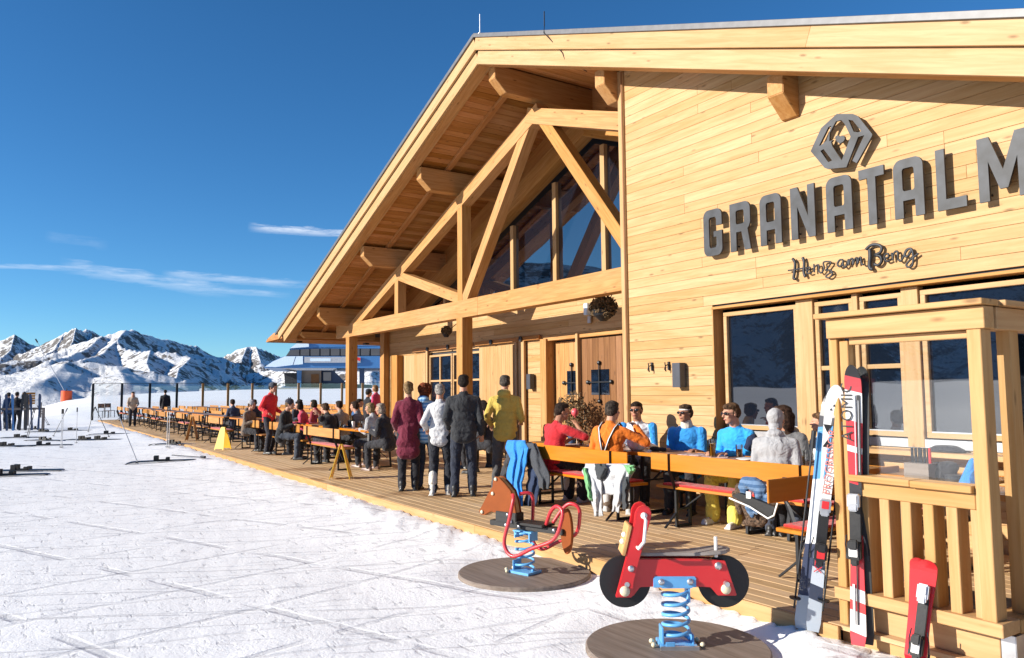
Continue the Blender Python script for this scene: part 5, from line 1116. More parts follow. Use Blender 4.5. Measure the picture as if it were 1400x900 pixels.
def ski_mesh(L, wt=.058, wm=.036, we=.050, th=.016, rock=.05):
    m = MB(); rows_ = []; ts = [k / 26 * .92 for k in range(27)] + [.94, .955, .967, .977, .985, .991, .996, 1.0]; n = len(ts) - 1
    for k in range(n + 1):
        t = ts[k]; z = L * t; w = we + (wm - we) * sstep(0, .45, t) if t < .45 else wm + (wt - wm) * sstep(.45, .9, t)
        if t > .93: w *= math.sqrt(max(.02, 1 - ((t - .93) / .07) ** 2))
        if t < .02: w *= .8
        y = -rock * (max(0, (t - .88) / .12)) ** 2 - .012 * (max(0, (.06 - t) / .06)) ** 2 + .01 * math.sin(math.pi * t); rows_.append((z, w, y))
    vs = [];
    for z, w, y in rows_: vs += [(-w, y - th / 2, z), (w, y - th / 2, z), (w, y + th / 2, z), (-w, y + th / 2, z)]
    fs = [(3, 2, 1, 0), tuple(len(vs) - 4 + i for i in range(4))]
    for k in range(n): a = k * 4; fs += [(a + i, a + (i + 1) % 4, a + 4 + (i + 1) % 4, a + 4 + i) for i in range(4)]
    return m.add(vs, fs)
def frame(base, tip, facing):
    z = (Vector(tip) - Vector(base)).normalized(); f = Vector(facing); y = -(f - z * f.dot(z)).normalized(); x = y.cross(z); b = Vector(base)
    return Matrix(((x.x, y.x, z.x, b.x), (x.y, y.y, z.y, b.y), (x.z, y.z, z.z, b.z), (0, 0, 0, 1)))
def binding(root, L, s=1.0, acc='red', side=0.0, y=-.01):
    z0 = L * .40
    MB().box((side, y - .012, z0 + .02), (.06 * s, .02, .34)).build('binding_plate', M['black'], root, bevel=.003)
    m = MB(); m.box((side, y - .045, z0 + .19), (.065 * s, .06, .09)); m.box((side, y - .06, z0 + .15), (.05 * s, .04, .05)); m.build('toe_piece', M['black'] if acc == 'dark' else M['galv'], root, bevel=.008)
    m = MB(); m.box((side, y - .05, z0 - .12), (.07 * s, .07, .11)); m.box((side, y - .085, z0 - .08), (.05 * s, .05, .06)); m.box((side, y - .05, z0 - .19), (.04 * s, .04, .05)); m.build('heel_piece', M['black'], root, bevel=.008)
    [MB().box(c_, d_).build('binding_trim', M['red'] if acc != 'white' else M['white'], root, bevel=.002) for c_, d_ in (((side, y - .088, z0 - .12), (.045 * s, .012, .07)), ((side, y - .078, z0 + .2), (.04 * s, .01, .05)))]
    m = MB()
    for q in (-1, 1): m.tube([(side + q * .045 * s, y - .03, z0 - .03), (side + q * .055 * s, y - .01, z0 - .09), (side + q * .055 * s, y + .03, z0 - .16)], .004, 5); m.box((side + q * .055 * s, y + .03, z0 - .17), (.012, .015, .03))
    m.build('ski_brake', M['steel'], root)
def textobj(txt, size, mat, parent, M4, name='lettering', squash=1.0):
    cu = bpy.data.curves.new('t', 'FONT'); cu.body = txt; cu.size = size; cu.extrude = .0006; cu.resolution_u = 2; t = bpy.data.objects.new('t', cu); COL.objects.link(t); bpy.context.view_layer.update()
    me = bpy.data.meshes.new_from_object(t.evaluated_get(bpy.context.evaluated_depsgraph_get())); bpy.data.objects.remove(t); me.materials.clear(); me.materials.append(mat)
    o = bpy.data.objects.new(name, me); COL.objects.link(o); o.parent = parent; o.matrix_basis = M4 @ Matrix.Diagonal((1, squash, 1, 1)); return o
UPT = Matrix(((0, -1, 0, 0), (0, 0, -1, 0), (1, 0, 0, 0), (0, 0, 0, 1)))      # text running up the ski, readable from the front (-Y)
def wpt(px, py, y): return gy(px, py, y)
fcam = Vector((.62, -.78, .1))
# pair one: white skis with dark triangles
A = wpt(1111, 862, 4.60); B = wpt(1143, 526, 4.66); L1 = (B - A).length
white = skimat('white_ski_print', [(0, (.35, .40, .46)), (.10, (.02, .03, .06)), (.15, (.45, .50, .56)), (.21, (.02, .03, .06)), (.235, (.42, .47, .53)), (.44, (.80, .80, .79))])
s1 = empty('skis', (0, 0, 0), 0, 'white skis with dark triangles leaning against the porch post', 'skis'); s1.matrix_basis = frame(A, B, fcam)
MB().add(*(lambda mm: (mm.v, mm.f))(ski_mesh(L1, .056, .034, .046))).build('ski', white, s1)
binding(s1, L1, 1.1, 'red')
tr = MB()
for (u, v, sz, fl) in ((0, -.14, .016, 1), (-.017, -.168, .016, 1), (.017, -.168, .016, 1), (-.028, -.30, .052, -1), (.03, -.33, .06, 1), (-.02, -.40, .05, 1)):
    z = L1 + v; yy = -.0135 - .05 * max(0, ((L1 + v) / L1 - .88) / .12) ** 2 + .004; tr.prism([(u - sz * .55, z - fl * sz / 2), (u + sz * .55, z - fl * sz / 2), (u, z + fl * sz / 2)], lambda a, b: Vector((max(-.055, min(.055, a)), yy, b)), lambda a, b: Vector((max(-.055, min(.055, a)), yy + .006, b)))
tag(tr.build('triangle_print', M['black'], s1), kind='stuff')
textobj('PROGRESSOR', .072, plain('red_print', (.66, .22, .18), .4), s1, Matrix.Translation((.028, -.0105, L1 * .555)) @ UPT)
textobj('XTR', .07, M['redtube'], s1, Matrix.Translation((.02, -.013, L1 * .235)) @ UPT)
s1b = MB().add(*(lambda mm: (mm.v, mm.f))(ski_mesh(L1, .052, .034, .045))).build('ski', skimat('blue_ski_print', [(0, (.35, .40, .46)), (.12, (.03, .04, .08)), (.3, (.75, .75, .74)), (.52, (.05, .22, .45)), (.70, (.02, .02, .03))]), s1)
s1b.location = (-.075, .05, -.03); s1b.rotation_euler = (0, R_(-2.0), R_(150)); binding(s1b, L1, 1.0, 'white')
for k, (ux, uz) in enumerate(((-.13, 0), (.05, .02))):
    m = MB(); m.tube([(ux, -.02, .13 + uz), (ux + .02, .0, 1.25)], .007, 6); m.cyl((ux, -.02, .20 + uz), .038, .008, 14); m.cyl((ux + .02, 0, 1.28), .016, .12, 8); m.build('ski_pole', M['dark'], s1)
# pair two: black, white and red
A = wpt(1174, 882, 4.56); B = wpt(1166, 500, 4.66); L2 = (B - A).length
red = skimat('red_ski_print', [(0, (.60, .05, .06)), (.035, (.66, .64, .62)), (.10, (.60, .05, .05)), (.13, (.66, .64, .62)), (.17, (.58, .04, .05)), (.26, (.40, .03, .035)), (.34, (.03, .03, .033)), (.50, (.58, .03, .04)), (.60, (.64, .62, .62)), (.62, (.58, .04, .05)), (.70, (.62, .62, .62)), (.80, (.45, .05, .06)), (.845, (.018, .018, .02))])
s2 = empty('skis', (0, 0, 0), 0, 'tall black, white and red skis with ATOMIC lettering beside the porch post', 'skis'); s2.matrix_basis = frame(A, B, Vector((.35, -.93, .1)))
MB().add(*(lambda mm: (mm.v, mm.f))(ski_mesh(L2, .052, .036, .048))).build('ski', red, s2)
binding(s2, L2, 1.15, 'white')
[MB().box(c_, d_).build('stripe_print', m_, s2) for c_, d_, m_ in (((.030, -.0115, L2 * .72), (.020, .003, L2 * .34), M['black']), ((.008, -.0117, L2 * .74), (.006, .003, L2 * .30), M['galv']), ((.030, -.0135, L2 * .74), (.004, .002, L2 * .26), M['galv']), ((.002, -.0117, L2 * .20), (.008, .003, L2 * .26), M['black']), ((-.02, -.0117, L2 * .14), (.012, .003, L2 * .14), M['white']))]
textobj('ATOMIC', .10, M['black'], s2, Matrix.Translation((-.008, -.0115, L2 * .72)) @ UPT)
s2b = MB().add(*(lambda mm: (mm.v, mm.f))(ski_mesh(L2, .052, .036, .048))).build('ski', M['black'], s2); s2b.location = (.035, .045, 0); s2b.rotation_euler = (0, 0, math.pi); 
# small red skis
A = wpt(1254, 905, 4.50); B = wpt(1270, 766, 4.63); L3 = (B - A).length
s3 = empty('skis', (0, 0, 0), 0, 'short bright red children\'s skis leaning on the balusters', 'skis'); s3.matrix_basis = frame(A, B, Vector((.3, -.95, .1)))
redc = skimat('small_red_ski', [(0, (.62, .02, .025)), (.20, (.50, .02, .025)), (.305, (.12, .11, .12))])
MB().add(*(lambda mm: (mm.v, mm.f))(ski_mesh(L3, .052, .042, .046))).build('ski', redc, s3); binding(s3, L3 * .9, .95, 'white'); textobj('PRIVE', .04, M['white'], s3, Matrix.Translation((.015, -.0115, L3 * .78)) @ UPT) if False else None
s3b = MB().add(*(lambda mm: (mm.v, mm.f))(ski_mesh(L3, .050, .042, .046))).build('ski', redc, s3); s3b.location = (-.03, .03, 0); s3b.rotation_euler = (0, R_(-2.5), 0)
# skis and poles left lying and standing on the snow
def lying(px, py, rz, label, n=2, L=1.65, group=None):
    p = gz(px, py, .06); z = gh(p.x, p.y) + .012; r = empty('skis', (p.x, p.y, z), R_(rz), label, 'skis', group)
    for k in range(n):
        o = MB().add(*(lambda mm: (mm.v, mm.f))(ski_mesh(L))).build('ski', M['dark'] if k else M['navy'], r); o.rotation_euler = (R_(90), 0, R_(0 + 4 * k)); o.location = (k * .16 - .08, L / 2, 0.01)
        e = MB(); e.box((k * .16 - .08, .12, .06), (.07, .09, .07)).box((k * .16 - .08, -.14, .08), (.07, .11, .12)).box((k * .16 - .08, -.02, .03), (.06, .32, .03)); e.build('binding', M['black'], r, bevel=.006)
    return r
def poles(px, py, label, h=1.2, tilt=(0, 0), n=2, gap=.1, mat='galv', group=None):
    p = gz(px, py, .06); z = gh(p.x, p.y) - .04; r = empty('ski_poles', (p.x, p.y, z), 0, label, 'ski poles', group)
    for k in range(n):
        a = Vector((gap * k, .3 * gap * k, 0)); b = a + Vector((math.sin(R_(tilt[0])), math.sin(R_(tilt[1])), 1)) * h
        e = MB(); e.tube([a, b], .011, 6); po = e.build('pole', M[mat], r); MB().cyl(b - (b - a) * .06, .02, .15, 8, axis=(b - a)).build('grip', M['black'], po); MB().cyl(a + (b - a) * .06, .05, .012, 12, axis=(b - a)).build('basket', M['black'], po)
lying(30, 644, -26, 'pair of dark skis lying nearest the camera at the left edge', 2, 1.7); lying(28, 600, -32, 'pair of skis lying in front of the two skiers'); lying(62, 604, -52, 'skis with tall bindings beside the upright pole pair'); lying(60, 611, -17, 'skis lying just left of the upright pole pair')
lying(116, 603, -42, 'skis lying between the upright poles and the far benches'); lying(138, 603, -37, 'skis at the foot of the slanting dark pole'); lying(238, 612, -52, 'skis lying beside the two white poles at the deck edge'); lying(222, 632, -12, 'skis scattered in front of the slanting pole'); lying(100, 590, -32, 'far skis lying in the long blue shadow'); lying(60, 592, -42, 'skis lying right of the skier in black')
lying(10, 612, -30, 'skis lying low at the left edge behind the nearest pair'); lying(48, 588, -60, 'skis lying close to the feet of the skiers'); lying(150, 596, -25, 'skis lying near the far corner of the deck'); lying(8, 650, -15, 'ski pair crossing the nearest dark skis at the left edge', 2, 1.6)
poles(36, 600, 'two dark poles stuck beside the skis in front of the skiers', 1.15, (5, 10), 2, .15, 'dark'); poles(72, 598, 'thin pole slanting left beside the upright white pair', 1.15, (4, 24), 1, mat='dark')
poles(83, 614, 'white upright ski poles with black grips left of the benches', 1.25, (0, 0), 2, .09); poles(104, 608, 'single thin ski pole standing behind the white pair', 1.25, (-3, 0), 1); poles(150, 600, 'dark ski pole slanting towards the benches', 1.2, (0, -26), 1, mat='dark')
poles(228, 616, 'pair of bright ski poles standing at the deck edge', 1.28, (0, 0), 2, .12); poles(190, 634, 'ski pole leaning left in front of the far benches', 1.35, (-6, -22), 1); poles(66, 582, 'crossed ski poles behind the skis', 1.1, (10, -30), 2, .2, 'dark')
poles(120, 592, 'thin pole standing in the distance left of the first windbreak post', 1.1, (0, 12), 1, mat='dark')
p = gz(265, 628, .08); o = MB().tube([(-1.0, -.35, .02), (.35, .12, .03)], .012, 6).cyl((.4, .14, .04), .03, .2, 8, axis=(1, .3, 0)).build('ski_pole', M['dark']); o.location = (p.x, p.y, gh(p.x, p.y) + .02); tag(o, 'black ski pole lying flat near the deck edge', 'ski pole')
# ski rack with upright skis at the left edge
p = gz(6, 590, .06); rk = empty('ski_rack', (p.x, p.y, gh(p.x, p.y)), R_(70), 'wooden ski rack at the left edge of the photo', 'ski rack')
for s in (-1.3, 1.6): MB().box((s, 0, .5), (.1, .1, 1.0)).build('post', M['weathered'], rk)
MB().box((.15, 0, 1.0), (3.0, .08, .1)).build('rail', M['weathered'], rk)
sp_ = ski_mesh(1.7).mesh('ski'); rr3 = random.Random(4)
for k in range(11):
    mat_ = [M['navy'], M['bluepaint'], M['dark'], M['steel'], M['navy']][k % 5]; me = sp_.copy(); me.materials.append(mat_)
    o = bpy.data.objects.new('upright_skis', me); COL.objects.link(o); c = Vector((p.x, p.y, gh(p.x, p.y))); off = Vector((math.cos(R_(70)), math.sin(R_(70)), 0)) * (-1.2 + .26 * k)
    o.location = c + off + Vector((.12, 0, 0)); o.rotation_euler = (R_(rr3.uniform(-4, 4)), R_(rr3.uniform(-5, 3)), R_(70)); tag(o, 'upright ski standing in the rack at the left edge', 'ski', 'skis standing in the rack')
p = gz(34, 589, .06); o = ski_mesh(1.8, .07, .06, .06).build('upright_skis', M['dark']); o.location = (p.x, p.y, gh(p.x, p.y)); o.rotation_euler = (0, R_(-2), R_(60)); tag(o, 'tall dark skis standing right of the skier in black', 'skis')
p = gz(38, 583, .06); o = empty('wooden_board_sign', (p.x, p.y, gh(p.x, p.y)), R_(75), 'orange brown slatted board on a post behind the skier', 'sign')
MB().box((0, 0, .7), (.07, .07, 1.4)).build('post', M['weathered'], o)
for k in range(5): MB().box((0, -.05, 1.2 + .13 * k), (.6, .03, .11)).build('slat', M['lacquer2'], o)
p = gz(55, 567, .3); o = MB().box((0, 0, .5), (.16, .16, 1.2)).build('marker_post', M['weathered']); o.location = (p.x, p.y, gh(p.x, p.y)); tag(o, 'short brown post in the snow behind the crossed poles', 'post')
# orange crash pad and snow lance on the crest
d_ = 96.0; q = CAMP + ray(91, 541) * (d_ / FPX); o = empty('crash_pad', (q.x, q.y, gh(q.x, q.y) - .1), R_(15), 'bright orange safety pad on the crest of the slope', 'safety pad')
MB().cyl((0, 0, .65), .62, 1.35, 24).build('foam_pad', M['orange'], o, bevel=.03); MB().cyl((0, 0, .75), .06, 1.7, 8).build('post', M['steel'], o)
q = CAMP + ray(90, 533) * (d_ / FPX); q2 = CAMP + ray(50, 466) * (d_ / FPX); o = empty('snow_lance', (q.x, q.y, q.z), 0, 'thin slanting snow lance rising above the orange pad', 'snow lance')
MB().tube([Vector((0, 0, -.4)), (q2 - q)], [.055, .03], 6).build('lance', M['galv'], o); MB().cyl(q2 - q, .09, .5, 8, axis=(q2 - q)).build('nozzle_head', M['steel'], o)
# ------------------------------------------------------------ people
def ik(a, b, l1, l2, hint):
    a, b = Vector(a), Vector(b); d = b - a; L = min(d.length, (l1 + l2) * .995); t = d.normalized(); b = a + t * L
    c = (l1 * l1 + L * L - l2 * l2) / (2 * L); h = math.sqrt(max(l1 * l1 - c * c, 1e-6)); hv = Vector(hint); hv -= t * hv.dot(t)
    hv = hv.normalized() if hv.length > 1e-4 else t.orthogonal().normalized()
    return a + t * c + hv * h, b
def hand(mb, w_, d, nrm, side, k=1.0, curl=0.5):
    d = Vector(d).normalized(); nrm = Vector(nrm); nrm = (nrm - d * nrm.dot(d)).normalized(); ac = d.cross(nrm) * side
    rot = Matrix((ac, d, nrm)).transposed()
    mb.ell(w_ + d * .05 * k, (.040 * k, .055 * k, .017 * k), 12, 8, rot)
    for i, (o, l) in enumerate(((-.030, .062), (-.010, .075), (.010, .082), (.029, .072))):
        p0 = w_ + d * .085 * k + ac * o * k; cdir = (d * math.cos(curl * .6) + nrm * math.sin(curl * .6)); p1 = p0 + cdir * l * .55 * k
        c2 = (d * math.cos(curl * 1.5) + nrm * math.sin(curl * 1.5)); p2 = p1 + c2 * l * .5 * k
        mb.cap(p0, p1, .0105 * k, .010 * k, 6); mb.cap(p1, p2, .010 * k, .0085 * k, 6)
    p0 = w_ + d * .03 * k + ac * .032 * k; p1 = p0 + (d * .7 + ac * .75 + nrm * .2).normalized() * .038 * k; p2 = p1 + (d + nrm * .3 + ac * .15).normalized() * .034 * k
    mb.cap(p0, p1, .014 * k, .012 * k, 6); mb.cap(p1, p2, .012 * k, .010 * k, 6)
def person(x, y, yaw, label, z0=DECKZ, H=1.75, pose='stand', seat=.46, lean=0.0, top=(.1, .1, .1), bottom=(.03, .03, .035), hairc=(.06, .035, .02), hairstyle='short', skin='skin',
           hands=None, head=(0, 0), shoes=(.02, .02, .02), coat=0, hood=0, glasses=False, hat=None, near=True, sleeve=1.0, extra=None, group=None, stripe=None, wide=1.0, legs=None, boots=False, collar=True, stance=None, eyes=False, tilt=0):
    root = empty('person', (x, y, z0), R_(yaw - 90), label, 'person', group)
    k = H / 1.75; X = Vector((1, 0, 0)); vx = .009 if near else .013; vc = .012 if near else .018
    lr_ = R_(lean); U = Vector((math.sin(R_(tilt)), math.sin(lr_), math.cos(lr_))).normalized(); F = X.cross(U) * -1; F = U.cross(X)
    F = Vector((0, math.cos(lr_), -math.sin(lr_)))
    if pose == 'stand': H0 = Vector((0, 0, .93 * k))
    else: H0 = Vector((0, 0, seat + .09 * k))
    def tp(a, b, c): return H0 + (X * a + F * b + U * c) * k
    sides = (-1, 1)
    if pose == 'stand': ank = stance or [(-.10, -.02, .085), (.11, .04, .085)]
    else: ank = legs or [(-.13, .40, .085), (.14, .44, .085)]
    ank = [Vector(a) * (k if pose == 'stand' else 1) for a in ank]
    hj = [tp(s * .09, 0, 0) for s in sides]; kn = []; an = []
    for s, h_, a in zip(sides, hj, ank):
        a.z = .085 * k; K, A = ik(h_, a, .44 * k, .43 * k, (s * .12, 1, .25 if pose == 'stand' else 1.0)); kn.append(K); an.append(A)
    hands = hands or [(-.24, .03, -.06), (.24, .03, -.06)]       # wrists relative to the hips, unscaled
    sh = [tp(s * .182 * wide, 0, .475) for s in sides]; el_ = []; wr = []
    for s, S_, hw in zip(sides, sh, hands):
        W = Vector(hw) * k + H0 if len(hw) == 3 else Vector(hw[:3])
        E_, W = ik(S_, W, .285 * k, .25 * k, (s * .22, -.8, -.45)); el_.append(E_); wr.append(W)
    nk = tp(0, 0, .555); hc = tp(0, .035, .72)
    hy, hp_ = R_(head[0]), R_(head[1]); hr = Matrix.Rotation(hy, 3, 'Z') @ Matrix.Rotation(hp_, 3, 'X')
    def hd(a, b, c): return hc + hr @ Vector((a, b, c)) * k
    def he(mb, c, r, seg=14, rings=10): mb.ell(hd(*c), Vector(r) * k, seg, rings, hr)
    # body: one continuous surface
    b = MB()
    he(b, (0, -.008, .035), (.075, .095, .080)); he(b, (0, .032, -.035), (.055, .060, .078)); he(b, (0, .062, -.092), (.027, .025, .020))
    he(b, (0, .088, .028), (.045, .014, .012), 8, 6); b.cap(hd(0, .092, .018), hd(0, .112, -.018), .009 * k, .014 * k, 8)
    he(b, (0, .086, -.052), (.026, .012, .013), 8, 6)
    for s in sides: he(b, (s * .076, -.004, -.004), (.010, .019, .031), 8, 6); he(b, (s * .036, .066, -.022), (.024, .02, .022), 8, 6)
    b.cap(hd(0, -.02, -.05), nk, .056 * k, .062 * k); b.cap(nk, tp(0, 0, .1), .058 * k, .08 * k)
    b.cap(tp(-.15, 0, .47), tp(.15, 0, .47), .045 * k, .045 * k)
    for i, s in enumerate(sides):
        b.cap(sh[i], el_[i], (.036 if sleeve > .5 else .047) * k, (.030 if sleeve > .5 else .039) * k); b.cap(el_[i], wr[i], (.028 if sleeve > .5 else .038) * k, .026 * k)
        d = (wr[i] - el_[i]).normalized(); hand(b, wr[i], d if pose == 'stand' else (d + Vector((0, .2, -.15))).normalized(), (0, 0, -1) if abs(d.z) < .8 else (0, 1, 0), -s, k, .55)
        b.cap(tp(s * .06, 0, .06), hj[i], .07 * k, .06 * k); b.cap(hj[i], kn[i], .06 * k, .042 * k); b.cap(kn[i], an[i], .042 * k, .028 * k); b.cap(an[i], an[i] + Vector((0, .09, -.045)) * k, .024 * k, .020 * k)
    blob(b, 'body', M[skin], root, vx, 3)
    if eyes:
        e = MB(); [he(e, (s * .029, .0885, .012), (.010, .006, .0055), 8, 6) for s in sides]; e.build('eyes', M['eye'], root, smooth=True)
    li = MB(); he(li, (0, .0965, -.054), (.021, .006, .007), 10, 6); li.build('lips', M['lip'], root, smooth=True)
    # top
    t = MB(); w_ = wide
    t.ell(tp(0, .0, .40), Vector((.188 * w_, .132, .16)) * k, 16, 10, Matrix((X, F, U)).transposed())
    t.ell(tp(0, .012, .22), Vector((.170 * w_, .130, .19)) * k, 16, 10, Matrix((X, F, U)).transposed())
    t.cap(tp(-.058 * w_, .004, .12), tp(.058 * w_, .004, .12), .122 * k, .122 * k, 14); t.cap(tp(-.062 * w_, 0, .02), tp(.062 * w_, 0, .02), .122 * k, .122 * k, 14); t.cap(tp(-.06 * w_, 0, -.05), tp(.06 * w_, 0, -.05), .118 * k, .118 * k, 14)
    t.cap(tp(-.125 * w_, -.01, .45), tp(.125 * w_, -.01, .45), .075 * k, .075 * k); [t.cap(tp(0, -.01, .525), tp(s_ * .16 * w_, -.005, .475), .055 * k, .052 * k) for s_ in (-1, 1)]; t.cap(tp(0, -.01, .5), tp(0, 0, .565), .085 * k, (.068 if collar else .060) * k)
    for i, s in enumerate(sides):
        t.cap(sh[i] - Vector((s * .02, 0, .01)) * k, el_[i], .063 * k, .055 * k)
        if sleeve > .5: t.cap(el_[i], el_[i].lerp(wr[i], .96), .058 * k, .044 * k)
        else: t.cap(sh[i], sh[i].lerp(el_[i], .7), .07 * k, .062 * k)
    if coat:
        t.cap(tp(0, 0, .05), tp(0, -.0, -.05), .16 * k, .17 * k)
        t.cap(tp(-.07, 0, -coat), tp(.07, -.01, -coat), .125 * k, .125 * k, 14); t.cap(tp(-.07, 0, -coat * .5), tp(.07, 0, -coat * .5), .125 * k, .125 * k, 14)
    if hood == 1: t.ell(tp(0, -.085, .57), Vector((.105, .075, .065)) * k, 12, 8)
    if hood == 2:
        he(t, (0, -.024, .035), (.088, .102, .100)); he(t, (0, -.035, -.06), (.072, .075, .07)); t.ell(tp(0, -.04, .56), Vector((.10, .085, .045)) * k, 12, 8)
    blob(t, 'jacket' if sleeve > .5 else 'shirt', fabric(tuple(top), stripe=stripe), root, vc, 3, .022 if sleeve > .5 else .014)
    # trousers
    p = MB(); p.ell(tp(0, 0, .0), Vector((.158, .118, .11)) * k, 14, 8)
    for i in (0, 1): p.cap(hj[i], kn[i], .100 * k, .076 * k, 12); p.cap(kn[i], an[i] + Vector((0, 0, .0)), .074 * k, (.066 if not boots else .078) * k, 12)
    blob(p, 'trousers', fabric(tuple(bottom)), root, vc, 2, .028)
    for i, s in enumerate(sides):
        q_ = MB(); a = an[i]; fw = .05 if not boots else .06
        q_.cap(a + Vector((0, -.05, -.045)) * k, a + Vector((s * .02, .14, -.055)) * k, .042 * k, .036 * k); q_.box(a + Vector((s * .01, .045, -.076)) * k, Vector((.085, .27, .018)) * k)
        q_.cap(a + Vector((0, -.02, -.03)) * k, a + Vector((0, -.02, .05 if not boots else .2)) * k, .05 * k, fw * k)
        blob(q_, 'ski_boot' if boots else 'shoe', plain('boot', tuple(shoes), .45, coat=.1), root, .012, 2)
    # hair or hat
    hm = MB()
    if hairstyle and hood != 2:
        he(hm, (0, -.012, .074), (.081, .094, .055)); he(hm, (0, -.052, .015), (.077, .062, .085))
        for s in sides: he(hm, (s * .062, -.022, .022), (.021, .05, .052), 8, 6)
        he(hm, (0, .058, .088), (.055, .03, .028), 10, 6)
        if hairstyle == 'tousled':
            rn = random.Random(int(x * 100))
            for _ in range(16): a = rn.uniform(0, 6.28); rr_ = rn.uniform(.02, .07); he(hm, (rr_ * math.cos(a), rr_ * math.sin(a), .112 - rr_ * .3), (.022, .024, .022), 6, 5)
        if hairstyle == 'bun': he(hm, (0, -.10, .10), (.04, .04, .038)); he(hm, (0, -.07, -.03), (.06, .04, .06))
        if hairstyle == 'bob':
            for s in sides: he(hm, (s * .066, -.02, -.03), (.032, .062, .08), 10, 8)
            he(hm, (0, -.065, -.04), (.080, .05, .085))
        if hairstyle == 'long':
            for s in sides: he(hm, (s * .066, -.03, -.05), (.03, .055, .10), 10, 8)
            hm.cap(hd(0, -.07, .0), hd(0, -.085, -.22), .07 * k, .05 * k)
        if hairstyle == 'curly':
            rn = random.Random(5)
            for _ in range(60): a = rn.uniform(0, 6.28); v = rn.uniform(-.9, 1); he(hm, (.095 * math.cos(a) * math.sqrt(1 - v * v * .8), -.04 + .085 * math.sin(a) * math.sqrt(1 - v * v * .8) * (1 if math.sin(a) < 0 else .5), .02 + v * .085), (.034, .034, .034), 7, 5)
            he(hm, (0, -.06, -.08), (.09, .05, .06))
        blob(hm, 'hair', hair(tuple(hairc)), root, .009 if near else .012, 2, .016)
    if hat:
        ht = MB(); kind, hc_ = hat
        he(ht, (0, -.012, .075), (.088, .103, .072)); ht.cap(hd(0, 0, .05), hd(0, 0, .06), .088 * k, .088 * k, 14)
        if kind == 'pompom': he(ht, (0, -.02, .16), (.032, .032, .03))
        if kind == 'peaked':
            for s in sides: he(ht, (s * .05, -.01, .15), (.014, .014, .03))
        if kind == 'cap': he(ht, (0, .11, .055), (.06, .06, .008))
        blob(ht, 'hat', fabric(tuple(hc_)), root, .011, 1)
    if glasses:
        gm = MB()
        for s in sides: he(gm, (s * .033, .094, .013), (.029, .013, .019), 12, 8)
        gm.bar(hd(-.02, .104, .018), hd(.02, .104, .018), .006 * k, .009 * k)
        for s in sides: gm.tube([hd(s * .058, .088, .016), hd(s * .078, .03, .014), hd(s * .08, -.02, .010)], .0045 * k, 6)
        gm.build('sunglasses', M['lens'], root, smooth=True)
    if extra: extra(root, tp, hd, he, k, sh, el_, wr)
    return root
def at_depth(px, depth):
    d = ray(px, 540) * (depth / FPX); return CAMP.x + d.x, CAMP.y + d.y
TBL = [(-.17, .34, .25), (.17, .34, .25)]                        # forearms resting on a table, wrists relative to the hips
def gxat(px, y, py=600): return gy(px, py, y).x
# --- standing group
x, y = gz(558, 671, DECKZ).xy
person(x, y, 150, 'woman in a knee length maroon coat standing with her back to us', H=1.70, top=(.135, .013, .032), bottom=(.02, .02, .025), hairc=(.30, .19, .09), hairstyle='bun', coat=.30, wide=.98, hands=[(-.20, .12, .06), (.20, .12, .06)])
x, y = at_depth(581, 12.4)
person(x, y, 130, 'woman with curly red hair in a blue checked jacket among the standing group', H=1.68, top=(.10, .27, .55), stripe=(.35, .55, .75), bottom=(.03, .04, .07), hairc=(.20, .045, .015), hairstyle='curly', hood=1)
x, y = at_depth(601, 11.75)
def white_boot(root, tp, hd, he, k, *a):
    m = MB(); m.cap((-.10, -.03, .18), (-.10, -.03, .30), .068, .066, 10); blob(m, 'boot_shaft', fabric((.70, .66, .58)), root, .014, 2)
person(x, y, 140, 'grey haired woman in a white pullover beside the tall man in black', H=1.66, top=(.55, .55, .56), bottom=(.02, .022, .03), hairc=(.42, .39, .35), shoes=(.65, .62, .55), wide=.88, hands=[(-.24, .1, .12), (.22, .1, .1)], extra=white_boot, stance=[(-.10, -.05, .08), (.13, .06, .08)])
x, y = gz(634, 679, DECKZ).xy
person(x, y, 148, 'tall man in a black jacket and dark jeans standing with his back to us', H=1.79, top=(.028, .030, .034), bottom=(.022, .028, .045), hairc=(.025, .018, .014), wide=1.18, hands=[(-.23, .16, .05), (.26, .05, -.03)], stance=[(-.13, 0, .08), (.13, .05, .08)])
x, y = at_depth(690, 11.9)
person(x, y, 140, 'man in a yellow hooded jacket standing at the orange bench', H=1.78, top=(.55, .40, .085), bottom=(.085, .085, .09), hairc=(.10, .085, .07), hood=1, wide=1.12, hands=[(-.24, .12, .10), (.22, .26, .14)], head=(0, -14), stance=[(-.15, 0, .08), (.15, 0, .08)])
x, y = at_depth(661, 15.5)
person(x, y, 200, 'person in black seated behind the tall man in black', H=1.72, pose='sit', top=(.02, .02, .022), hairstyle='long', hairc=(.03, .02, .015), hands=TBL, near=False)
# --- near tables
SB = 6.36
person(gxat(752, SB), SB, 88, 'bearded man in a red T-shirt sitting on the orange bench', pose='sit', H=1.80, lean=14, top=(.50, .022, .03), sleeve=.3, hairc=(.035, .02, .013), hairstyle='short', hands=[(-.05, .36, .30), (.2, .30, .52)], head=(-25, -4), collar=False, skin='skin2', boots=True, shoes=(.55, .5, .45), wide=1.08)
def susp(root, tp, hd, he, k, *a):
    m = MB()
    for s in (-1, 1): m.tube([tp(s * .115, .075, .545), tp(s * .115, .0, .575), tp(s * .105, -.095, .50), tp(s * .06, -.135, .36), tp(s * .02, -.138, .22), tp(s * .01, -.136, .05)], .019, 6, ry=.35)
    m.build('braces', M['black'], root, smooth=True)
    m = MB()
    for s in (-1, 1): m.tube([tp(s * .115, .0, .582), tp(s * .105, -.101, .50), tp(s * .06, -.142, .36), tp(s * .02, -.146, .22)], .007, 6, ry=.4)
    m.build('brace_stripe', M['white'], root, smooth=True)
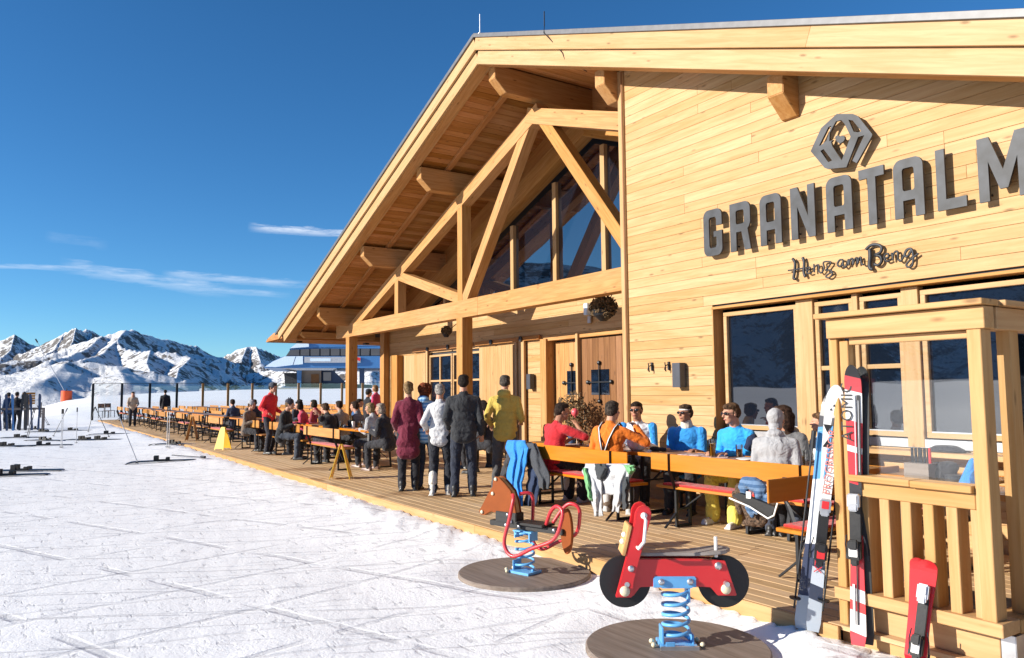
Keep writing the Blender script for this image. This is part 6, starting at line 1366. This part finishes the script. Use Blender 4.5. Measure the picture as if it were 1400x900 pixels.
person(gxat(830, SB), SB, 112, 'man in an orange shirt with dark braces sitting at the table', pose='sit', H=1.84, lean=10, top=(.72, .17, .015), hairc=(.06, .045, .035), hands=[(-.20, .32, .26), (.24, .30, .50)], collar=False, extra=susp, boots=True, shoes=(.5, .5, .5), bottom=(.12, .085, .06), wide=1.1, legs=[(-.16, .30, .08), (.20, .22, .08)], head=(-8, 0))
YB = 7.52
def bluepanels(root, tp, hd, he, k, sh, el_, wr):
    m = MB()
    for i in (0, 1): m.cap(sh[i] + Vector((0, .01, .012)), sh[i].lerp(el_[i], .8) + Vector((0, .012, 0)), .070, .056)
    blob(m, 'sleeve_panel', fabric((.04, .30, .75)), root, .013, 2)
person(gxat(873, YB, 560), YB, -52, 'man with sunglasses in a blue and white jacket sitting against the wall', pose='sit', H=1.80, lean=12, top=(.72, .74, .78), glasses=True, hairc=(.035, .02, .013), hands=TBL, head=(-10, 0), extra=bluepanels, skin='skin2', tilt=0, wide=1.1)
def band(root, tp, hd, he, k, *a):
    m = MB(); he(m, (0, -.006, .052), (.082, .1, .024), 16, 8); blob(m, 'headband', fabric((.78, .74, .68)), root, .010, 1)
    m = MB(); m.cap(tp(0, 0, .55), tp(0, .01, .60), .085, .075); blob(m, 'neck_tube', fabric((.62, .56, .48)), root, .012, 2)
person(gxat(940, YB, 560), YB, -62, 'person with blue mirrored glasses and headband in a bright blue top', pose='sit', H=1.72, lean=6, top=(.03, .25, .62), sleeve=.3, glasses=True, hairc=(.10, .06, .035), hands=TBL, head=(-28, 0), extra=band, collar=False, skin='skin2', wide=1.05)
def straps(root, tp, hd, he, k, sh, el_, wr):
    m = MB(); m.cap(sh[0] + Vector((0, 0, -.05)), sh[0].lerp(el_[0], .55), .072, .066); blob(m, 'sleeve_panel', fabric((.02, .03, .07)), root, .013, 2)
person(gxat(1013, 7.42, 570), 7.42, -80, 'young man with sunglasses in a bright blue jacket looking left', pose='sit', H=1.82, lean=14, top=(.03, .33, .75), bottom=(.75, .62, .12), glasses=True, hairstyle='tousled', hairc=(.13, .07, .035), hands=[(-.02, .36, .25), (.17, .34, .25)], head=(-28, -6), shoes=(.75, .75, .74), boots=True, extra=straps, skin='skin', legs=[(-.18, .52, .08), (.16, .42, .08)], wide=1.06)
person(gxat(1057, 6.62), 6.62, 118, 'person in a pale grey hooded sweater seen from behind at the table', pose='sit', H=1.74, lean=16, top=(.36, .36, .37), hood=2, hands=[(-.15, .30, .26), (.17, .30, .24)], bottom=(.05, .06, .09), wide=1.08, head=(-15, 0))
person(gxat(1088, 7.45, 580), 7.45, -95, 'long haired person in a dark grey jacket behind the pale grey hood', pose='sit', H=1.78, lean=14, top=(.13, .13, .135), hairstyle='long', hairc=(.06, .03, .018), hands=TBL, head=(-30, 4), wide=1.05)
person(gxat(1132, 7.45, 580), 7.45, -100, 'child in a white top and black body warmer half hidden by skis', pose='sit', H=1.52, lean=8, seat=.5, top=(.72, .72, .70), hairc=(.16, .085, .04), hands=TBL, head=(-40, 0))
# --- table under the canopy
x, y = at_depth(516, 16.0)
person(x, y, 205, 'fair haired woman in a grey top sitting at the long table', pose='sit', H=1.70, lean=14, top=(.38, .38, .39), hairc=(.36, .24, .12), hairstyle='bob', hands=TBL, head=(20, -8), shoes=(.22, .13, .10))
x, y = at_depth(531, 15.3)
person(x, y, 205, 'grey haired woman in a black pullover at the end of the long table', pose='sit', H=1.70, lean=14, top=(.03, .03, .035), hairc=(.38, .32, .26), hairstyle='bob', hands=TBL, head=(25, -5), shoes=(.2, .12, .09))
x, y = at_depth(514, 19.0)
person(x, y, 215, 'small girl in a pink top raised above the seated women', z0=.62, H=1.28, top=(.55, .05, .13), hairc=(.32, .19, .09), hairstyle='bob', head=(10, 0), near=False)
x, y = at_depth(456, 16.9)
person(x, y, 195, 'man in a black T-shirt leaning his head on his hand', pose='sit', H=1.76, lean=24, top=(.02, .02, .022), sleeve=.3, hairc=(.12, .07, .04), hands=[(-.10, .40, .52), (.16, .38, .24)], head=(15, -12), skin='skin')
x, y = at_depth(484, 21.5)
person(x, y, 60, 'person in a dark blue jacket sitting beside the wooden post', pose='sit', H=1.74, lean=10, top=(.03, .11, .27), hairc=(.03, .02, .015), hands=TBL, near=False)
x, y = at_depth(420, 19.6)
person(x, y, 240, 'dark haired woman in a pink and black top behind the red tray', pose='sit', H=1.72, lean=14, top=(.50, .05, .10), hairc=(.02, .014, .012), hairstyle='bob', hands=TBL, near=False, head=(0, -5))
x, y = at_depth(503, 22.5)
person(x, y, 95, 'person in black with a dark cap beyond the long table', H=1.62, pose='stand', top=(.02, .02, .025), hat=('cap', (.03, .035, .05)), hairc=(.04, .03, .02), near=False)
# --- left group
x, y = at_depth(368, 19.8)
person(x, y, 35, 'person in a bright red ski jacket standing at the table', H=1.80, top=(.66, .03, .04), bottom=(.03, .03, .04), hairc=(.03, .02, .015), hat=('beanie', (.06, .07, .09)), hands=[(-.2, .2, .1), (.24, .18, .1)], wide=1.12, lean=6)
x, y = at_depth(386, 18.2)
person(x, y, 50, 'person in a black jacket and pointed dark hat on the bench', pose='sit', H=1.82, lean=12, top=(.02, .021, .024), hat=('peaked', (.035, .035, .05)), hairc=(.2, .13, .07), hands=TBL, bottom=(.05, .06, .08), wide=1.15)
x, y = at_depth(338, 21.0)
person(x, y, 40, 'person in a fur trimmed brown coat and grey knitted hat', pose='sit', H=1.70, lean=10, top=(.17, .13, .10), hood=1, hat=('pompom', (.35, .36, .38)), hairc=(.1, .06, .03), hands=TBL, wide=1.12)
x, y = gz(181, 583, DECKZ).xy
person(x, y, -10, 'person in a beige coat bending over a far bench', H=1.72, top=(.42, .33, .25), bottom=(.03, .03, .035), hairc=(.08, .05, .03), lean=24, coat=.2, hood=1, near=False, hands=[(-.2, .35, .1), (.2, .35, .1)])
x, y = gz(225, 577, DECKZ).xy
person(x, y, 170, 'distant person in a black jacket standing among empty benches', H=1.75, top=(.02, .02, .024), bottom=(.02, .02, .025), hairc=(.02, .015, .012), near=False, wide=1.15)
x, y = gz(21, 589, .05).xy
person(x, y, 150, 'skier in black with a pale belt standing beside the ski rack', z0=.08, H=1.78, top=(.02, .02, .025), bottom=(.02, .02, .025), hairc=(.05, .03, .02), near=False, wide=1.2, boots=True, hands=[(-.2, .2, .2), (.2, .2, .2)])
x, y = gz(10, 588, .05).xy
person(x, y, 200, 'skier in a dark blue jacket at the left edge of the photo', z0=.08, H=1.75, top=(.03, .06, .13), bottom=(.02, .03, .05), near=False, hat=('beanie', (.02, .02, .02)), boots=True)
for px, dp, yaw, c, hs, hc_, l in ((672, 14.6, 210, (.03, .03, .035), 'short', (.03, .02, .015), 'person in black sitting between the tall man in black and the yellow jacket'), (648, 16.2, 30, (.10, .06, .05), 'bob', (.10, .06, .03), 'person in brown half hidden behind the tall man in black'),
        (546, 17.5, 40, (.05, .05, .06), 'short', (.12, .08, .05), 'dark clothed person half hidden behind the maroon coat'), (436, 21.8, 215, (.35, .05, .07), 'bob', (.04, .03, .02), 'woman in a dark pink jacket farther back at the canopy tables'), (404, 23.5, 30, (.04, .05, .07), 'short', (.04, .03, .02), 'person in dark grey between the red jacket and the canopy'),
        (470, 18.6, 200, (.30, .27, .22), 'short', (.05, .03, .02), 'person in a sand coloured jersey left of the wooden post'), (352, 24.5, 200, (.04, .04, .05), 'short', (.05, .03, .02), 'person in black behind the fur trimmed coat'), (494, 17.4, 215, (.16, .17, .20), 'short', (.05, .03, .02), 'person in slate grey right behind the wooden post'), (321, 26.0, 190, (.05, .06, .10), 'short', (.05, .03, .02), 'person in navy left of the fur trimmed coat')):
    x, y = at_depth(px, dp); person(x, y, yaw, l, H=1.72, pose='sit', lean=12, top=c, hairstyle=hs, hairc=hc_, hands=TBL, near=False)
bake_blobs()
